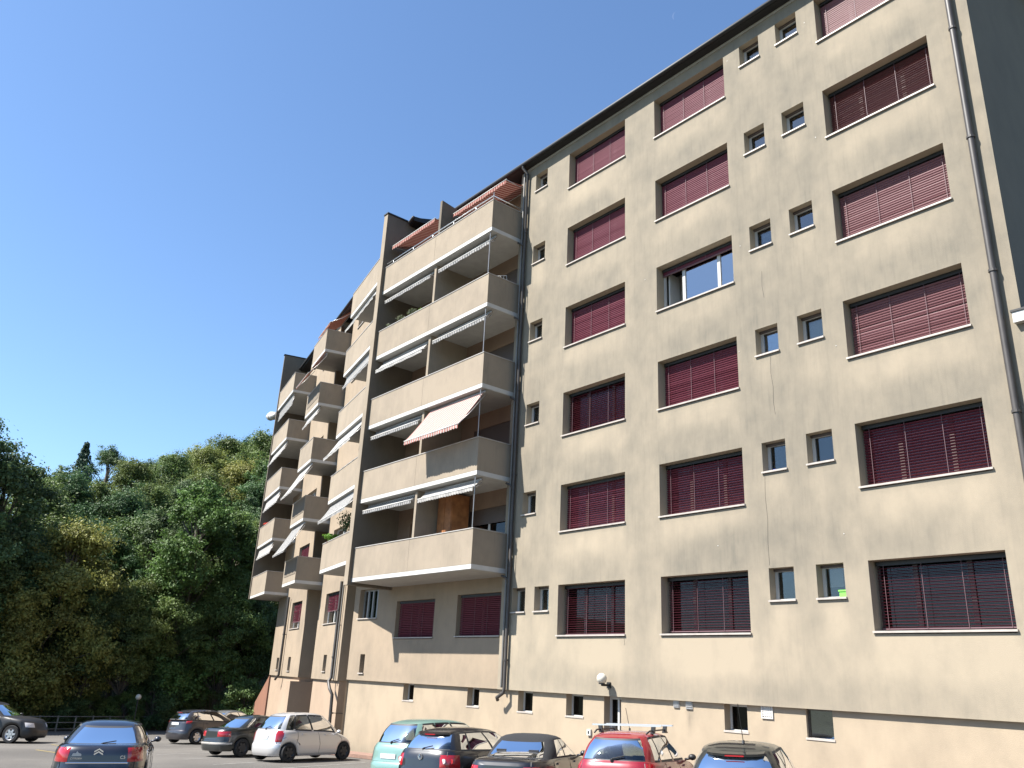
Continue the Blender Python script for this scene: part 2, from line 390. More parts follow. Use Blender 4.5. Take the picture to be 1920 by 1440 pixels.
q = MB(); q.quad((-2.42, 0, -1.38), (-2.42, RY, -1.38), (-2.42, RY, TOPZ), (-2.42, 0, TOPZ)); q.build('jamb', 'render_main', bld)
# recessed plinth
def dirt_plinth(x, z):
    d = .10 + .40 * math.exp(-((z - gz(x, 0)) / .38) ** 2) + .10 * math.exp(-((z + 1.4) / .12) ** 2)
    for bx, bz, rx, rz, a in ((4.31, -1.72, .10, .24, .8), (3.95, -1.62, .08, .12, .25), (6.3, -1.8, .12, .25, .15), (9.6, -2.2, 1.2, .5, .12), (-.3, -2.1, .9, .4, .10), (-5.6, -2.4, 1.0, .5, .12)): d += a * math.exp(-((x - bx) / rx) ** 2 - ((z - bz) / rz) ** 2)
    return d
PY = .09
plw = [(-7.98, -7.35), (-4.42, -3.83), (-1.60, -.99), (.32, .94), (5.23, 5.81), (7.17, 7.74)]
ph = [(a, b, -1.93, -1.38 if i < 5 else -1.38, .26 if i < 5 else .1) for i, (a, b) in enumerate(plw)] + [(1.67, 2.24, -3.3, -1.38, .3)]
for x0, x1, yy in ((-2.40, 12.12, PY), (-11.73, -2.41, RY + PY)): wall_grid(x0, x1, -4.1, -1.30, yy, [(a, b, c_, d_ + .005, e) for a, b, c_, d_, e in ph if x0 < a < x1], dirt_plinth, .14).build('plinth_wall', 'render_plinth', bld)
q = MB(); q.quad((-2.40, PY, -4.1), (-2.40, RY + PY, -4.1), (-2.40, RY + PY, -1.3), (-2.40, PY, -1.3)); q.build('plinth_wall', 'render_plinth', bld)
B('plinth_overhang', 'render_main', bld, (-2.42, 12.12, .001, PY + .02, -1.376, -1.36)); B('plinth_overhang', 'render_main', bld, (-11.73, -2.425, RY + .001, RY + PY + .02, -1.376, -1.36))
# end wall, back, roof, floors inside
q = MB(); q.quad((12.12, 0, -4), (12.12, 11.5, -4), (12.12, 11.5, TOPZ), (12.12, 0, TOPZ)); q.build('end_wall', 'dark_beige', bld)
q = MB(); q.quad((12.12, 11.5, -4), (-11.06, 11.5, -4), (-11.06, 11.5, TOPZ), (12.12, 11.5, TOPZ)); q.quad((-11.73, 11.5, -4), (-11.73, RY, -4), (-11.73, RY, 1.9), (-11.73, 11.5, 1.9)); q.build('back_wall', 'render_plinth', bld)
roof = MB(); roof.box(-9.3, 12.5, -.25, 11.8, TOPZ + .03, TOPZ + .13)
roof.prism([(-9.3, -.2, TOPZ + .13), (-9.3, 5.7, TOPZ + 1.3), (-9.3, 11.7, TOPZ + .13)], (21.7, 0, 0)); roof = roof.build('roof', 'roof_dark', bld)
q = MB(); q.tube([(-9.3, -.28, TOPZ + .10), (12.55, -.28, TOPZ + .10)], .07, 8); q.build('gutter', 'roof_dark', roof, smooth=True)
B('eaves_trim', 'coping', bld, (-2.1, 12.14, -.025, .03, TOPZ - .045, TOPZ + .028))
for r in range(-1, 6): B('floor_slab', 'interior', bld, (-11.5, 12.05, .80, 11.4, r * S - .62, r * S - .42))
B('inner_wall', 'interior', bld, (-11, 12.05, 4.0, 4.1, -4, TOPZ)); 
for x in (-2.25, 3.0, 7.44, 8.6): B('inner_wall', 'interior', bld, (x - .05, x + .05, .80, 4, -1.3, TOPZ - .05))

# --- windows and venetian blinds
def window(x0, x1, z0, z1, y, fm, divs=(), fw=.055, sill=True, parent=bld, pane='window_glass', skip_pane=()):
    q = MB(); yb = y + .06
    q.box(x0, x0 + fw, y, yb, z0, z1); q.box(x1 - fw, x1, y, yb, z0, z1); q.box(x0 + fw, x1 - fw, y, yb, z0, z0 + fw); q.box(x0 + fw, x1 - fw, y, yb, z1 - fw, z1)
    for d in divs: q.box(x0 + (x1 - x0) * d - .045, x0 + (x1 - x0) * d + .045, y - .004, yb, z0 + fw, z1 - fw)
    wd = q.build('window', fm, parent)
    ed = [x0 + fw] + [x0 + (x1 - x0) * d for d in divs] + [x1 - fw]
    for i in range(len(ed) - 1):
        if i in skip_pane: continue
        B('pane', pane, wd, (ed[i] + .002, ed[i + 1] - .002, y + .025, y + .033, z0 + fw - .01, z1 - fw + .01))
    if sill: B('sill', 'sill', wd, (x0 - .022, x1 + .022, -.045 + SILLY[0], y + .02, z0 - .012, z0 + .026))
    return wd
SILLY = [0.0]
SLAT = {}
def blind(x0, x1, zb, zt, y, tilt, label, pitch=.057, m='maroon', rail=True, cords=(.06, .36, .66, .95), group='maroon venetian blinds on the main facade', wob=0):
    root = thing('venetian_blind', T(((x0 + x1) / 2, y, zb)), label, 'blind', group)
    Lx = x1 - x0; key = (round(Lx, 2), tilt, m, FR[0][2])
    if key not in SLAT:
        q = MB(); h = .0225; prof = []
        for k in range(4):
            s_ = -1 + 2 * k / 3; yy = s_ * h * math.cos(tilt); zz = -s_ * h * math.sin(tilt); c_ = .006 * (1 - s_ * s_)
            prof.append((yy + c_ * math.sin(tilt) * -1, zz + c_ * math.cos(tilt)))
        pr = prof + [(a, b - .002) for a, b in reversed(prof)]; nn = len(pr)
        o0 = T((0, 0, 0)); L_ = []
        for sx in (-Lx / 2, Lx / 2): L_.append([q.P((sx, a, b)) for a, b in pr])
        for k in range(nn): q.f.append([L_[0][k], L_[0][(k + 1) % nn], L_[1][(k + 1) % nn], L_[1][k]])
        q.f.append(L_[0][::-1]); q.f.append(L_[1])
        q.v = [v - o0 for v in q.v]; me = bpy.data.meshes.new('slat'); me.from_pydata([tuple(v) for v in q.v], [], q.f); me.materials.append(MAT[m]); SLAT[key] = me
    n_ = int((zt - zb - .07) / pitch)
    for k in range(n_):
        o = bpy.data.objects.new('slat', SLAT[key]); C.objects.link(o); o.parent = root
        o.location = (0, 0, (.045 + k * pitch) * K); o.rotation_euler = (random.gauss(0, .04 + wob), random.gauss(0, .0012 + wob * .03), 0)
    if rail: B('bottom_rail', 'cord_grey', root, (x0, x1, y - .022, y + .022, zb, zb + .022))
    B('dark_head_box', 'black_plastic', root, (x0, x1, y - .035, y + .045, zt - .085, zt - .004))  # near-black box paints in the lintel shade at the blind top
    for d in cords: B('cord', 'cord_grey', root, (x0 + Lx * d - .004, x0 + Lx * d + .004, y - .036, y - .029, zb + .01, zt - .08))
    return root
ROWN = ['bottom row', 'second row up', 'third row up', 'fourth row up', 'fifth row up', 'top row']
COLN = {'A': 'window column nearest the balconies', 'B': 'middle column of wide windows', 'C': 'rightmost column of wide windows beside the downpipe'}
open_t = {('C', 4): .28, ('A', 2): .22, ('A', 0): .18, ('B', 0): .15, ('C', 0): .15, ('C', 1): .85, ('B', 1): .92, ('C', 2): 1.2}
for c_, r, a, b, z0, z1, d in holes:
    if c_ in 'ABC':
        if (c_, r) == ('B', 3):
            wd = window(a, b, z0 + .03, z1, .30, 'frame_white', (.28, .74), pane='sky_glass', skip_pane=(0,))
            # opened inward sash
            q = MB(); q.box(a + .10, a + .15, .38, .78, z0 + .08, z1 - .1); q.build('open_sash', 'frame_white', wd); B('lit_room_panel', 'curtain', wd, (a - .3, a + .75, .95, .97, z0 - .3, z1 + .1))  # pale panel added close behind so the room reads as lit
            blind(a + .03, b - .03, z1 - .22, z1 - .01, .25, 1.3, 'maroon blind pulled up above the white-framed open window, fourth row up', .022, rail=True, cords=(.2, .6))
            continue
        window(a, b, z0 + .03, z1, .33, 'frame_brown', (.30, .70), pane='dark_glass')
        tl = open_t.get((c_, r), (.5, 1.0, 1.12, 1.24, 1.32, 1.38)[r]); dark = tl < .3
        zb = z0 + (.075 if r == 0 else .035) + {('A', 1): .05, ('B', 0): .03, ('A', 4): .02, ('C', 0): .02}.get((c_, r), 0)
        blind(a + .035, b - .02, zb, z1 - .005, .25, tl, ('half-open dark maroon' if dark else ('maroon' if c_ != 'C' else 'sunlit maroon')) + ' venetian blind, ' + ROWN[r] + ', ' + COLN[c_],
              m='maroon_sunlit' if (c_ == 'C' and r >= 2) else 'maroon', wob=.06 if (c_, r) == ('C', 2) else .0)
    else:
        dk = (c_, r) in (('E', 0), ('E', 1), ('F', 4))
        wd = window(a, b, z0 + .02, z1, .22, 'frame_white', (), .065, pane='window_glass' if (c_, r) in (('F', 4), ('F', 3), ('E', 4), ('E', 2), ('F', 5)) else 'room_glass')
        if not dk and rd.random() < .6: B('curtain', 'curtain', wd, (a + .06, b - .06 - .2 * rd.random(), .37, .38, z0 + .3 * rd.random(), z1 - .05))
        B('blind_box', 'frame_brown', wd, (a + .003, b - .003, .17, .218, z1 - .055, z1 - .003))
for i, (a, b) in enumerate(plw):
    oy = PY + (RY if a < -2.4 else 0); SILLY[0] = oy + .03
    wd = window(a, b, -1.93, -1.385, oy + (.2 if i < 5 else .06), 'frame_white' if i < 5 else 'frame_brown', (), .045 if i < 5 else .02, pane='dark_glass' if i < 5 else 'window_glass')
SILLY[0] = 0
dr = MB(); dr.box(1.67, 1.75, PY + .2, PY + .27, -3.2, -1.38); dr.box(1.97, 2.03, PY + .17, PY + .26, -3.2, -1.45); dr.box(2.19, 2.24, PY + .2, PY + .27, -3.2, -1.38); dr.box(1.75, 2.19, PY + .2, PY + .27, -1.45, -1.38)
dr = dr.build('door', 'frame_white', bld); B('pane', 'dark_glass', dr, (1.75, 1.97, PY + .22, PY + .23, -3.2, -1.45)); B('pane', 'dark_glass', dr, (2.03, 2.19, PY + .22, PY + .23, -3.2, -1.45)); B('handle', 'alu', dr, (2.05, 2.07, PY + .1, PY + .17, -2.3, -2.2))
# windows below the balconies
SILLY[0] = RY
window(-8.72, -6.37, .05, 1.29, RY + .2, 'frame_brown', (.5,), pane='dark_glass'); window(-5.12, -2.90, .07, 1.35, RY + .2, 'frame_brown', (.5,), pane='dark_glass')
blind(-8.65, -6.40, .055, 1.285, RY + .12, 1.15, 'shaded maroon blind in the left window under the lowest long balcony', group='maroon venetian blinds on the main facade')
blind(-5.05, -2.93, .075, 1.345, RY + .12, 1.15, 'shaded maroon blind in the right window under the lowest long balcony', group='maroon venetian blinds on the main facade')
window(-11.36, -10.02, .74, 1.80, RY + .18, 'metal_grey', (.25, .5, .75), pane='window_glass')
window(-10.89, -10.56, -1.15, -.49, RY + .17, 'frame_brown', (), .03, pane='dark_glass')
SILLY[0] = 0

# --- small things on the main facade
lamp = thing('wall_lamp', T((1.93, 0, -1.1)), 'white globe lamp on the wall above the basement door', 'lamp')
q = MB(); q.sphere((1.93, -.26, -.985), .125, 20); q.build('globe', 'globe', lamp, smooth=True)
q = MB(); q.tube([(1.93, -.003, -1.13), (1.93, -.26, -1.13), (1.93, -.26, -1.08)], .028, 8); q.box(1.87, 1.99, -.03, -.002, -1.2, -1.06); q.tube([(1.93, -.26, -1.115), (1.93, -.26, -1.085)], .075, 12); q.build('bracket', 'black_plastic', lamp)
def vent(x0, x1, z0, z1, label, m, rows=0):
    v = thing('vent_grille', T(((x0 + x1) / 2, PY, z0)), label, 'vent', None)
    if rows:
        q = MB(); t_ = .028; y0, y1 = PY - .03, PY - .002
        q.box(x0, x1, y0, y1, z0, z0 + t_); q.box(x0, x1, y0, y1, z1 - t_, z1); q.box(x0, x0 + t_, y0, y1, z0 + t_, z1 - t_); q.box(x1 - t_, x1, y0, y1, z0 + t_, z1 - t_); q.build('frame', m, v)
        B('backing', 'void', v, (x0 + t_, x1 - t_, PY - .006, PY - .003, z0 + t_, z1 - t_))
        q = MB(); n_ = 5
        for k in range(1, rows): z = z0 + t_ + (z1 - z0 - 2 * t_) * k / rows; q.box(x0 + t_, x1 - t_, y0 + .004, y1 - .006, z - .010, z + .010)
        for k in range(1, n_): x = x0 + t_ + (x1 - x0 - 2 * t_) * k / n_; q.box(x - .011, x + .011, y0 + .006, y1 - .007, z0 + t_, z1 - t_)
        q.build('grid', m, v)
    else:
        B('frame', m, v, (x0, x1, PY - .02, PY - .002, z0, z1))
        for k in range(4): z = z0 + (z1 - z0) * (k + .5) / 4; B('louvre', 'metal_grey', v, (x0 + .012, x1 - .012, PY - .035, PY - .021, z - .012, z + .006))
vent(6.165, 6.44, -1.62, -1.30, 'white perforated vent grille between two basement windows', 'white_plastic', 9)
vent(3.86, 4.03, -1.535, -1.385, 'left of the two small square metal vents right of the basement door', 'coping')
vent(4.21, 4.40, -1.55, -1.385, 'right of the two small square metal vents right of the basement door', 'coping')
sk = thing('socket_box', T((1.19, PY, -2.31)), 'small white socket box on the wall left of the basement door', 'socket'); B('box', 'white_plastic', sk, (1.13, 1.26, PY - .05, PY - .002, -2.31, -2.17)); B('cover', 'black_plastic', sk, (1.175, 1.215, PY - .058, PY - .051, -2.27, -2.21))
bk = thing('plastic_basket', T((8.2, .1, sm0 + .03)), 'bright green plastic basket on the sill of a small bottom-row window', 'basket')
q = MB(); q.prism([(8.11, .06, sm0 + .028), (8.255, .06, sm0 + .028), (8.255, .2, sm0 + .028), (8.11, .2, sm0 + .028)], (0, 0, .15)); q.build('body', 'green_plastic', bk); B('rim', 'green_plastic', bk, (8.095, 8.268, .045, .215, sm0 + .16, sm0 + .19))
cl = MB(); cl.sphere((6.8, .13, S + sm0 + .06), .07, 10, .6); cl.sphere((6.93, .12, S + sm0 + .055), .06, 10, .6); cl.sphere((6.7, .14, S + sm0 + .05), .05, 10, .6); tag(cl.build('cloth', 'blue_cloth', None, smooth=True), 'crumpled blue cloth on the sill of a small second-row window', 'cloth')
q = MB(); q.sphere((7.78, .12, 2 * S + sm0 + .05), .03, 10); q.sphere((7.95, .12, 2 * S + sm0 + .045), .028, 10); tag(q.build('flower_buds', 'petal_red', None, smooth=True), 'small red ornaments on the sill of a small third-row window', 'ornament')

for pts in ([(6.62, 3.35), (6.60, 2.9), (6.63, 2.4), (6.60, 1.9), (6.61, 1.42)], [(6.95, 6.1), (6.93, 5.7), (6.97, 5.35), (6.95, 5.0), (6.98, 4.7)], [(6.86, 8.3), (6.84, 7.9), (6.88, 7.6)], [(2.42, -.04), (2.44, -.16), (2.42, -.2)]):
    q = MB(); q.tube([(x, -.0015, z) for x, z in pts], .0032, 4, cap=False); q.build('crack', 'roof_dark', bld)
for x, z in ((6.12, 6.45), (8.55, 5.9), (5.3, 1.95), (8.35, 1.92), (6.2, 14.9), (8.5, 14.6), (3.2, 9.4), (6.3, 9.2), (8.52, 11.2)):
    q = MB(); q.tube([(x, .0, z), (x, -.008, z)], .011, 8); q.build('anchor_cap', 'white_plastic', bld)
# --- downpipes
def downpipe(pts, r, m, brackets, parent=bld):
    q = MB(); q.tube(pts, r, 10); o = q.build('downpipe', m, parent, smooth=True, sharp=50)
    for x, y, z in brackets: q = MB(); q.tube([(x, y, z - .025), (x, y, z + .025)], r * 1.28, 10); q.box(x - .012, x + .012, y, y + abs(y) + .0, z - .012, z + .012); q.build('bracket', m, o)
    return o
downpipe([(11.80, -.09, TOPZ + .02), (11.80, -.09, -3.1)], .062, 'pipe', [(11.80, -.09, z) for z in (12.1, 9.4, 6.45, 3.7, 1.0, -1.6)])
downpipe([(-2.06, -.27, TOPZ + .08), (-2.06, -.27, TOPZ - .02), (-2.0, -.09, TOPZ - .22), (-2.0, -.09, -1.35), (-2.0, -.12, -1.46), (-2.22, -.16, -1.60), (-2.25, -.1, -1.66)], .05, 'pipe', [(-2.0, -.09, z) for z in (13, 10.2, 7.4, 4.7, 2, -.6)])
downpipe([(-2.18, -.07, TOPZ - .1), (-2.16, -.07, -1.33)], .036, 'pipe_light', [(-2.16, -.07, z) for z in (12.2, 9.4, 6.6, 3.9, 1.2)])
for n_ in range(1, 6):
    z = 1.79 + 2.735 * (n_ - 1)
    q = MB(); q.tube([(-2.24, -.2, z - .06), (-2.16, -.1, z - .12), (-2.0, -.1, z - .22)], .035, 8); q.build('downpipe', 'pipe', bld, smooth=True)

# --- balconies
PAR_H = 1.177; BAND = .145
def balcony(x0, x1, y0, yb, zb, right=True, left=False, zt=None, th=.10):
    """y0 front (outward is -y), yb back of slab; white slab edge, soffit darkened for shade, parapet with coping"""
    zt = zt or zb + PAR_H
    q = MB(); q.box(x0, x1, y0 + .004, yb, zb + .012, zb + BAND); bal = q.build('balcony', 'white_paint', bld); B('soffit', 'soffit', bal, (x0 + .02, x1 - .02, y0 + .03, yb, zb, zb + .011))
    q = MB(); q.box(x0, x1, y0, y0 + th, zb + BAND + .001, zt - .022)
    if right: q.box(x1 - th, x1 - .003, y0 + th, min(yb, y0 + 1.28) - .002, zb + BAND + .001, zt - .022)
    if left: q.box(x0 + .003, x0 + th, y0 + th, min(yb, y0 + 1.28) - .002, zb + BAND + .001, zt - .022)
    q.build('parapet', 'parapet', bal)
    q = MB(); q.box(x0 - .012, x1 + .015, y0 - .015, y0 + th + .012, zt - .021, zt + .006)
    if right: q.box(x1 - th - .012, x1 + .015, y0 + th + .013, min(yb, y0 + 1.28) - .003, zt - .021, zt + .006)
    q.build('coping', 'coping', bal)
    return bal
zb = lambda n: 1.79 + 2.735 * (n - 1)
LX0, LX1, LY, LB = -9.15, -2.29, -1.28, .40
for n_ in range(1, 6):
    balcony(LX0 + .002, LX1, LY, LB, zb(n_))
    B('joint', 'dark_beige', bld, (-5.648, -5.636, LY - .0025, LY + .02, zb(n_) + BAND, zb(n_) + PAR_H - .022))
    q = MB(); q.tube([(LX1 - .13, LY + .06, zb(n_) + PAR_H), (LX1 - .13, LY + .06, zb(n_ + 1))] if n_ < 5 else [(LX1 - .05, LY + .05, zb(5) + PAR_H), (LX1 - .05, LY + .05, zb(5) + PAR_H + .3)], .014, 6); q.build('post', 'metal_grey', bld)
# loggia back wall with doors, side jamb, partitions
doors = []
for n_ in range(1, 5):
    fz = zb(n_) + .2
    doors += [(-4.85, -2.75, fz + .02, fz + 2.0, .12), (-8.35, -6.75, fz + .02, fz + 2.0, .12)]
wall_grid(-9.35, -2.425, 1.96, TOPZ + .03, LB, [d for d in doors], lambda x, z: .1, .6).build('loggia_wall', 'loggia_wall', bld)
for i, (a, b, z0, z1, d) in enumerate(doors):
    fm = 'frame_white' if i == 0 else 'frame_brown'
    window(a, b, z0, z1, LB + .06, fm, (.5,), .07, sill=False, pane='dark_glass')
    if i % 2 == 0: B('rolled_blind', 'frame_brown', bld, (a + .01, b - .01, LB + .01, LB + .05, z1 - (.5 if i == 0 else .95), z1 - .01))
for n_ in range(1, 5): B('partition', 'parapet', bld, (-5.70, -5.58, LY + .104, LB - .001, zb(n_) + BAND + .002, zb(n_ + 1) - .002))
q = MB(); q.prism([(-5.70, LY + .104, zb(5) + BAND), (-5.70, LY + .104, 15.40), (-5.70, LB, 15.15), (-5.70, LB, zb(5) + BAND)], (.13, 0, 0)); q.build('partition', 'fin_grey', bld)
q = MB(); q.prism([(-9.40, -1.41, 1.70), (-9.40, -1.41, 16.30), (-9.40, 3.4, 16.30), (-9.40, 3.4, 1.70)], (.247, 0, 0)); fin = q.build('fin_wall', 'fin_grey', bld)
B('cap', 'roof_dark', fin, (-9.44, -9.11, -1.45, 3.4, 16.305, 16.36))
B('lit_front', 'parapet', fin, (-9.41, -9.145, -1.424, -1.412, 1.70, 16.28))  # lighter sheet paints the sunlit front face of the fin
rl = MB(); rl.tube([(-9.1, LY + .03, zb(5) + PAR_H + .16), (LX1 - .04, LY + .03, zb(5) + PAR_H + .16), (LX1 - .04, -.05, zb(5) + PAR_H + .16)], .02, 6)
for x in (-8.6, -7.2, -5.9, -4.6, -3.3): rl.tube([(x, LY + .03, zb(5) + PAR_H), (x, LY + .03, zb(5) + PAR_H + .16)], .012, 6)
rl.build('railing', 'alu', bld, smooth=True)

# --- the wing, turned 13.4 degrees (local x = minus distance along it, y = depth behind the balcony fronts)
FR[0] = WING; ZO = .64; WT = 16.15
def dirt_wing(x, z): return .16 + .1 * math.exp(-((z + 1.2) / .4) ** 2) + .35 * math.exp(-((x + 11.9) / .5) ** 2) * (.5 + .5 * math.sin(z * 2.3)) + .3 * math.exp(-((z - 2.3) / .35) ** 2)
colA, colB = [], []
for r in range(6):
    z0 = .69 + 2.735 * r
    colA.append((-14.5, -12.3, z0, z0 + 1.3, .22)); colB.append((-7.74, -5.56, z0, z0 + 1.3, .22))
slA = [(-13.82, -13.24, -1.24, -.57, .2), (-16.55, -16.0, -1.22, -.6, .2)]; slB = [(-6.98, -6.46, -1.18, -.5, .2)]
for x0, x1, hs in ((-18.0, -11.3, colA + slA), (-8.75, -4.46, colB + slB)):
    hs = [h for h in hs if h[3] < WT]
    mb = wall_grid(x0, x1, -1.45, WT, 1.2, hs, dirt_wing, .3); d = mb.attr['dirt']
    mb.quad((x1, 1.2, -1.45), (x1, 5, -1.45), (x1, 5, WT), (x1, 1.2, WT)); mb.quad((x0, 5, -1.45), (x0, 1.2, -1.45), (x0, 1.2, WT), (x0, 5, WT))
    mb.quad((x0, 1.2, -1.45), (x0, 1.31, -1.45), (x1, 1.31, -1.45), (x1, 1.2, -1.45))
    d += [.1] * 12; mb.build('facade_wall', 'render_wing', bld)
    mb = MB(); mb.quad((x0 + .05, 1.29, -5.2), (x1 - .04, 1.29, -5.2), (x1 - .04, 1.29, -1.43), (x0 + .05, 1.29, -1.43)); mb.quad((x1 - .04, 1.29, -5.2), (x1 - .04, 5, -5.2), (x1 - .04, 5, -1.43), (x1 - .04, 1.29, -1.43)); mb.quad((x0 + .05, 5, -5.2), (x0 + .05, 1.29, -5.2), (x0 + .05, 1.29, -1.43), (x0 + .05, 5, -1.43))
    mb.build('plinth_wall', 'render_plinth_pink', bld)
    for a, b, z0, z1, dp in hs:
        SILLY[0] = 1.2
        if z1 - z0 > 1: window(a, b, z0 + .03, z1, 1.2 + .16, 'frame_white', (.5,), pane='window_glass')
        else: window(a, b, z0 + .02, z1, 1.2 + .16, 'frame_brown', (), .03, pane='dark_glass')
SILLY[0] = 0
for (a, b, z0, z1, dp), zl, lab in ((colB[0], .55, 'half-lowered maroon blind in the lowest window of the wing wall beside the main block'), (colA[0], .35, 'maroon blind in the lowest window of the farther narrow wing wall'), (colA[1], .2, 'maroon blind in the wing window just above the middle balcony stack')):
    blind(a + .08, b - .08, z0 + zl, z1 - .01, 1.31, 1.15, lab, group='maroon blinds on the wing')
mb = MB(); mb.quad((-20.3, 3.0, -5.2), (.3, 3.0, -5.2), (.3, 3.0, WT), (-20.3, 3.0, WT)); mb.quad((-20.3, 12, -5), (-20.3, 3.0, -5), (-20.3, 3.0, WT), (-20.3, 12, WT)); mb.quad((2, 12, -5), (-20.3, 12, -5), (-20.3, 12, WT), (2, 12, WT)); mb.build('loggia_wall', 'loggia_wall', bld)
for (u0, u1), nm in (((.10, 4.39), 2), ((8.87, 11.58), 3), ((16.0, 20.25), 4)):
    for n_ in range(1, 6):
        z = zb(n_) + ZO
        bal = balcony(-u1, -u0 - .002, 0, 2.98, z, right=(nm != 2), left=True)
        if n_ < 5:
            a, b = (-3.6, -1.6) if nm == 2 else ((-10.9, -9.4) if nm == 3 else (-19.6, -18.4))
            B('balcony_door', 'dark_glass', bld, (a, b, 2.94, 2.99, z + .22, z + 2.2))
        if nm == 3 and n_ in (1, 2, 4): B('screen_panel', 'dark_beige', bal, (-u1 + .25, -u0 - .14, -.013, -.004, z + BAND + .28, z + PAR_H - .08))
B('fin_wall', 'fin_grey', bld, (-20.42, -20.26, -.05, 3.4, 1.79 + ZO + .002, 17.0)); B('fin_cap', 'roof_dark', bld, (-20.46, -20.22, -.09, 3.4, 17.001, 17.05))
wr = MB(); wr.box(-20.6, .28, 1.0, 12.2, WT + .02, WT + .20); wr.prism([(-20.6, 1.05, WT + .2), (-20.6, 6.6, WT + 1.3), (-20.6, 12.2, WT + .2)], (20.8, 0, 0)); wr = wr.build('roof', 'roof_dark', bld)
q = MB(); q.tube([(-20.6, .96, WT + .14), (.3, .96, WT + .14)], .07, 8); q.build('gutter', 'roof_dark', wr, smooth=True)
B('chimney', 'roof_dark', wr, (-17.9, -17.2, 1.5, 2.4, WT + .2, WT + 1.0))
downpipe([(-5.02, 1.10, 2.3), (-5.02, 1.10, -1.35), (-5.0, 1.0, -1.5), (-4.5, .95, -1.75), (-4.42, 1.05, -1.95), (-4.42, 1.1, -3.9)], .06, 'pipe', [(-5.02, 1.10, 1.2), (-5.02, 1.1, -.6), (-4.42, 1.1, -2.6)])
downpipe([(-4.75, 1.12, 2.3), (-4.75, 1.12, -1.4)], .035, 'pipe_light', [(-4.75, 1.12, .6)])
downpipe([(-15.0, 1.08, 2.3), (-15.0, 1.08, -1.4), (-15.1, .98, -1.58), (-15.2, .98, -1.62)], .06, 'pipe', [(-15.0, 1.08, .5)])
# sloping buttress in front of the recess between the two narrow walls
q = MB(); q.prism([(-11.2, .87, -1.62), (-12.7, .87, -1.62), (-15.0, .87, -4.6), (-11.2, .87, -4.6)], (0, 2.2, 0)); q.build('buttress', 'render_plinth_pink', bld)
wing_wall = MB(); wing_wall.prism([(-18.02, 1.22, -1.47), (-22.5, 1.22, -3.55), (-22.5, 1.22, -5.2), (-18.02, 1.22, -5.2)], (0, .35, 0)); tag(wing_wall.build('retaining_wall', 'brick_red'), 'reddish brown sloping retaining wall at the far end of the wing', 'wall')
FR[0] = MAIN
# neighbouring low building at the right edge
nb = thing('neighbouring_house', T((14, 2, -3)), 'low neighbouring house with a white flat roof edge at the right of the facade', 'house')
B('roof_slab', 'white_paint', nb, (12.0, 17, -.12, 6, 5.32, 5.52)); B('coping', 'roof_dark', nb, (11.98, 17.02, -.14, 6.02, 5.521, 5.56)); B('wall', 'render_plinth', nb, (12.35, 16.8, .6, 5.8, -3.2, 5.319)); B('window', 'frame_brown', nb, (12.7, 13.6, .55, .599, 3.2, 4.6))

# ------------------------------------------------------------------ awnings
def awning(xa, xb, yt, zt, yb, zb_, fab, label, val=.13, group='striped awnings on the balconies', sag=.03, arms=True, wing=False):
    FR[0] = WING if wing else MAIN
    root = thing('awning', T(((xa + xb) / 2, yb, zb_ - val)), label, 'awning', group)
    q = MB(); q.tube([(xa, yt + .03, zt - .03), (xb, yt + .03, zt - .03)], .045, 8); q.build('roller', 'metal_grey', root, smooth=True)
    q = MB(); al = []; nx, ny = 12, 6
    for i in range(nx + 1):
        for j in range(ny + 1):
            t = j / ny; x = xa + .03 + (xb - xa - .06) * i / nx
            q.P((x, yt + (yb - yt) * t, zt - .03 + (zb_ - zt + .03) * t - sag * math.sin(math.pi * t) * (1 + .15 * math.sin(i * 1.7)))); al.append(x + 40)
    for i in range(nx):
        for j in range(ny): a = i * (ny + 1) + j; q.f.append([a, a + ny + 1, a + ny + 2, a + 1])
    q.attr['along'] = al; q.build('fabric', fab, root, smooth=True)
    q = MB(); q.tube([(xa, yb, zb_), (xb, yb, zb_)], .024, 8); q.build('front_bar', 'white_plastic', root, smooth=True)
    q = MB(); al = []; n_ = int((xb - xa) / .03)
    for i in range(n_ + 1):
        x = xa + .02 + (xb - xa - .04) * i / n_; ph = ((x - xa) / .135) % 1.0
        q.P((x, yb - .012, zb_ - .01)); q.P((x, yb - .014 - .012 * math.sin(x * 9), zb_ - val * (.72 + .28 * math.sin(math.pi * ph)))); al += [x + 40, x + 40]
    for i in range(n_): q.f.append([2 * i, 2 * i + 2, 2 * i + 3, 2 * i + 1])
    q.attr['along'] = al; q.build('valance', fab, root)
    if arms:
        for x in (xa + .02, xb - .02): q = MB(); q.tube([(x, yt + .05, zt - .12), (x, (yt + yb) / 2, (zt + zb_) / 2 - .14), (x, yb, zb_ - .005)], .014, 6); q.build('arm', 'metal_grey', root, smooth=True)
    FR[0] = MAIN; return root
LB_, RB_ = (-8.98, -5.86), (-5.36, -2.40)
LV = {4: 'fifth', 3: 'fourth', 2: 'third', 1: 'second'}
for n_, side, fab, yb, dz in ((4, 'L', 'stripe_grey', -1.22, .31), (4, 'R', 'stripe_grey', -1.22, .31), (3, 'L', 'stripe_white', -1.30, .46), (3, 'R', 'stripe_grey', -1.22, .30), (2, 'L', 'stripe_grey', -1.20, .30), (1, 'L', 'stripe_grey', -1.21, .27), (1, 'R', 'stripe_white', -1.28, .34)):
    a, b = LB_ if side == 'L' else RB_; z = zb(n_ + 1)
    what = {'stripe_grey': 'nearly rolled-up grey striped awning', 'stripe_white': 'half-lowered white awning'}[fab]
    awning(a, b, -1.02, z - .04, yb, z - dz, fab, what + ', ' + ('left' if side == 'L' else 'right') + ' bay of the long balcony, ' + {4: 'second from top', 3: 'third from top', 2: 'fourth from top', 1: 'lowest'}[n_] + ' floor')
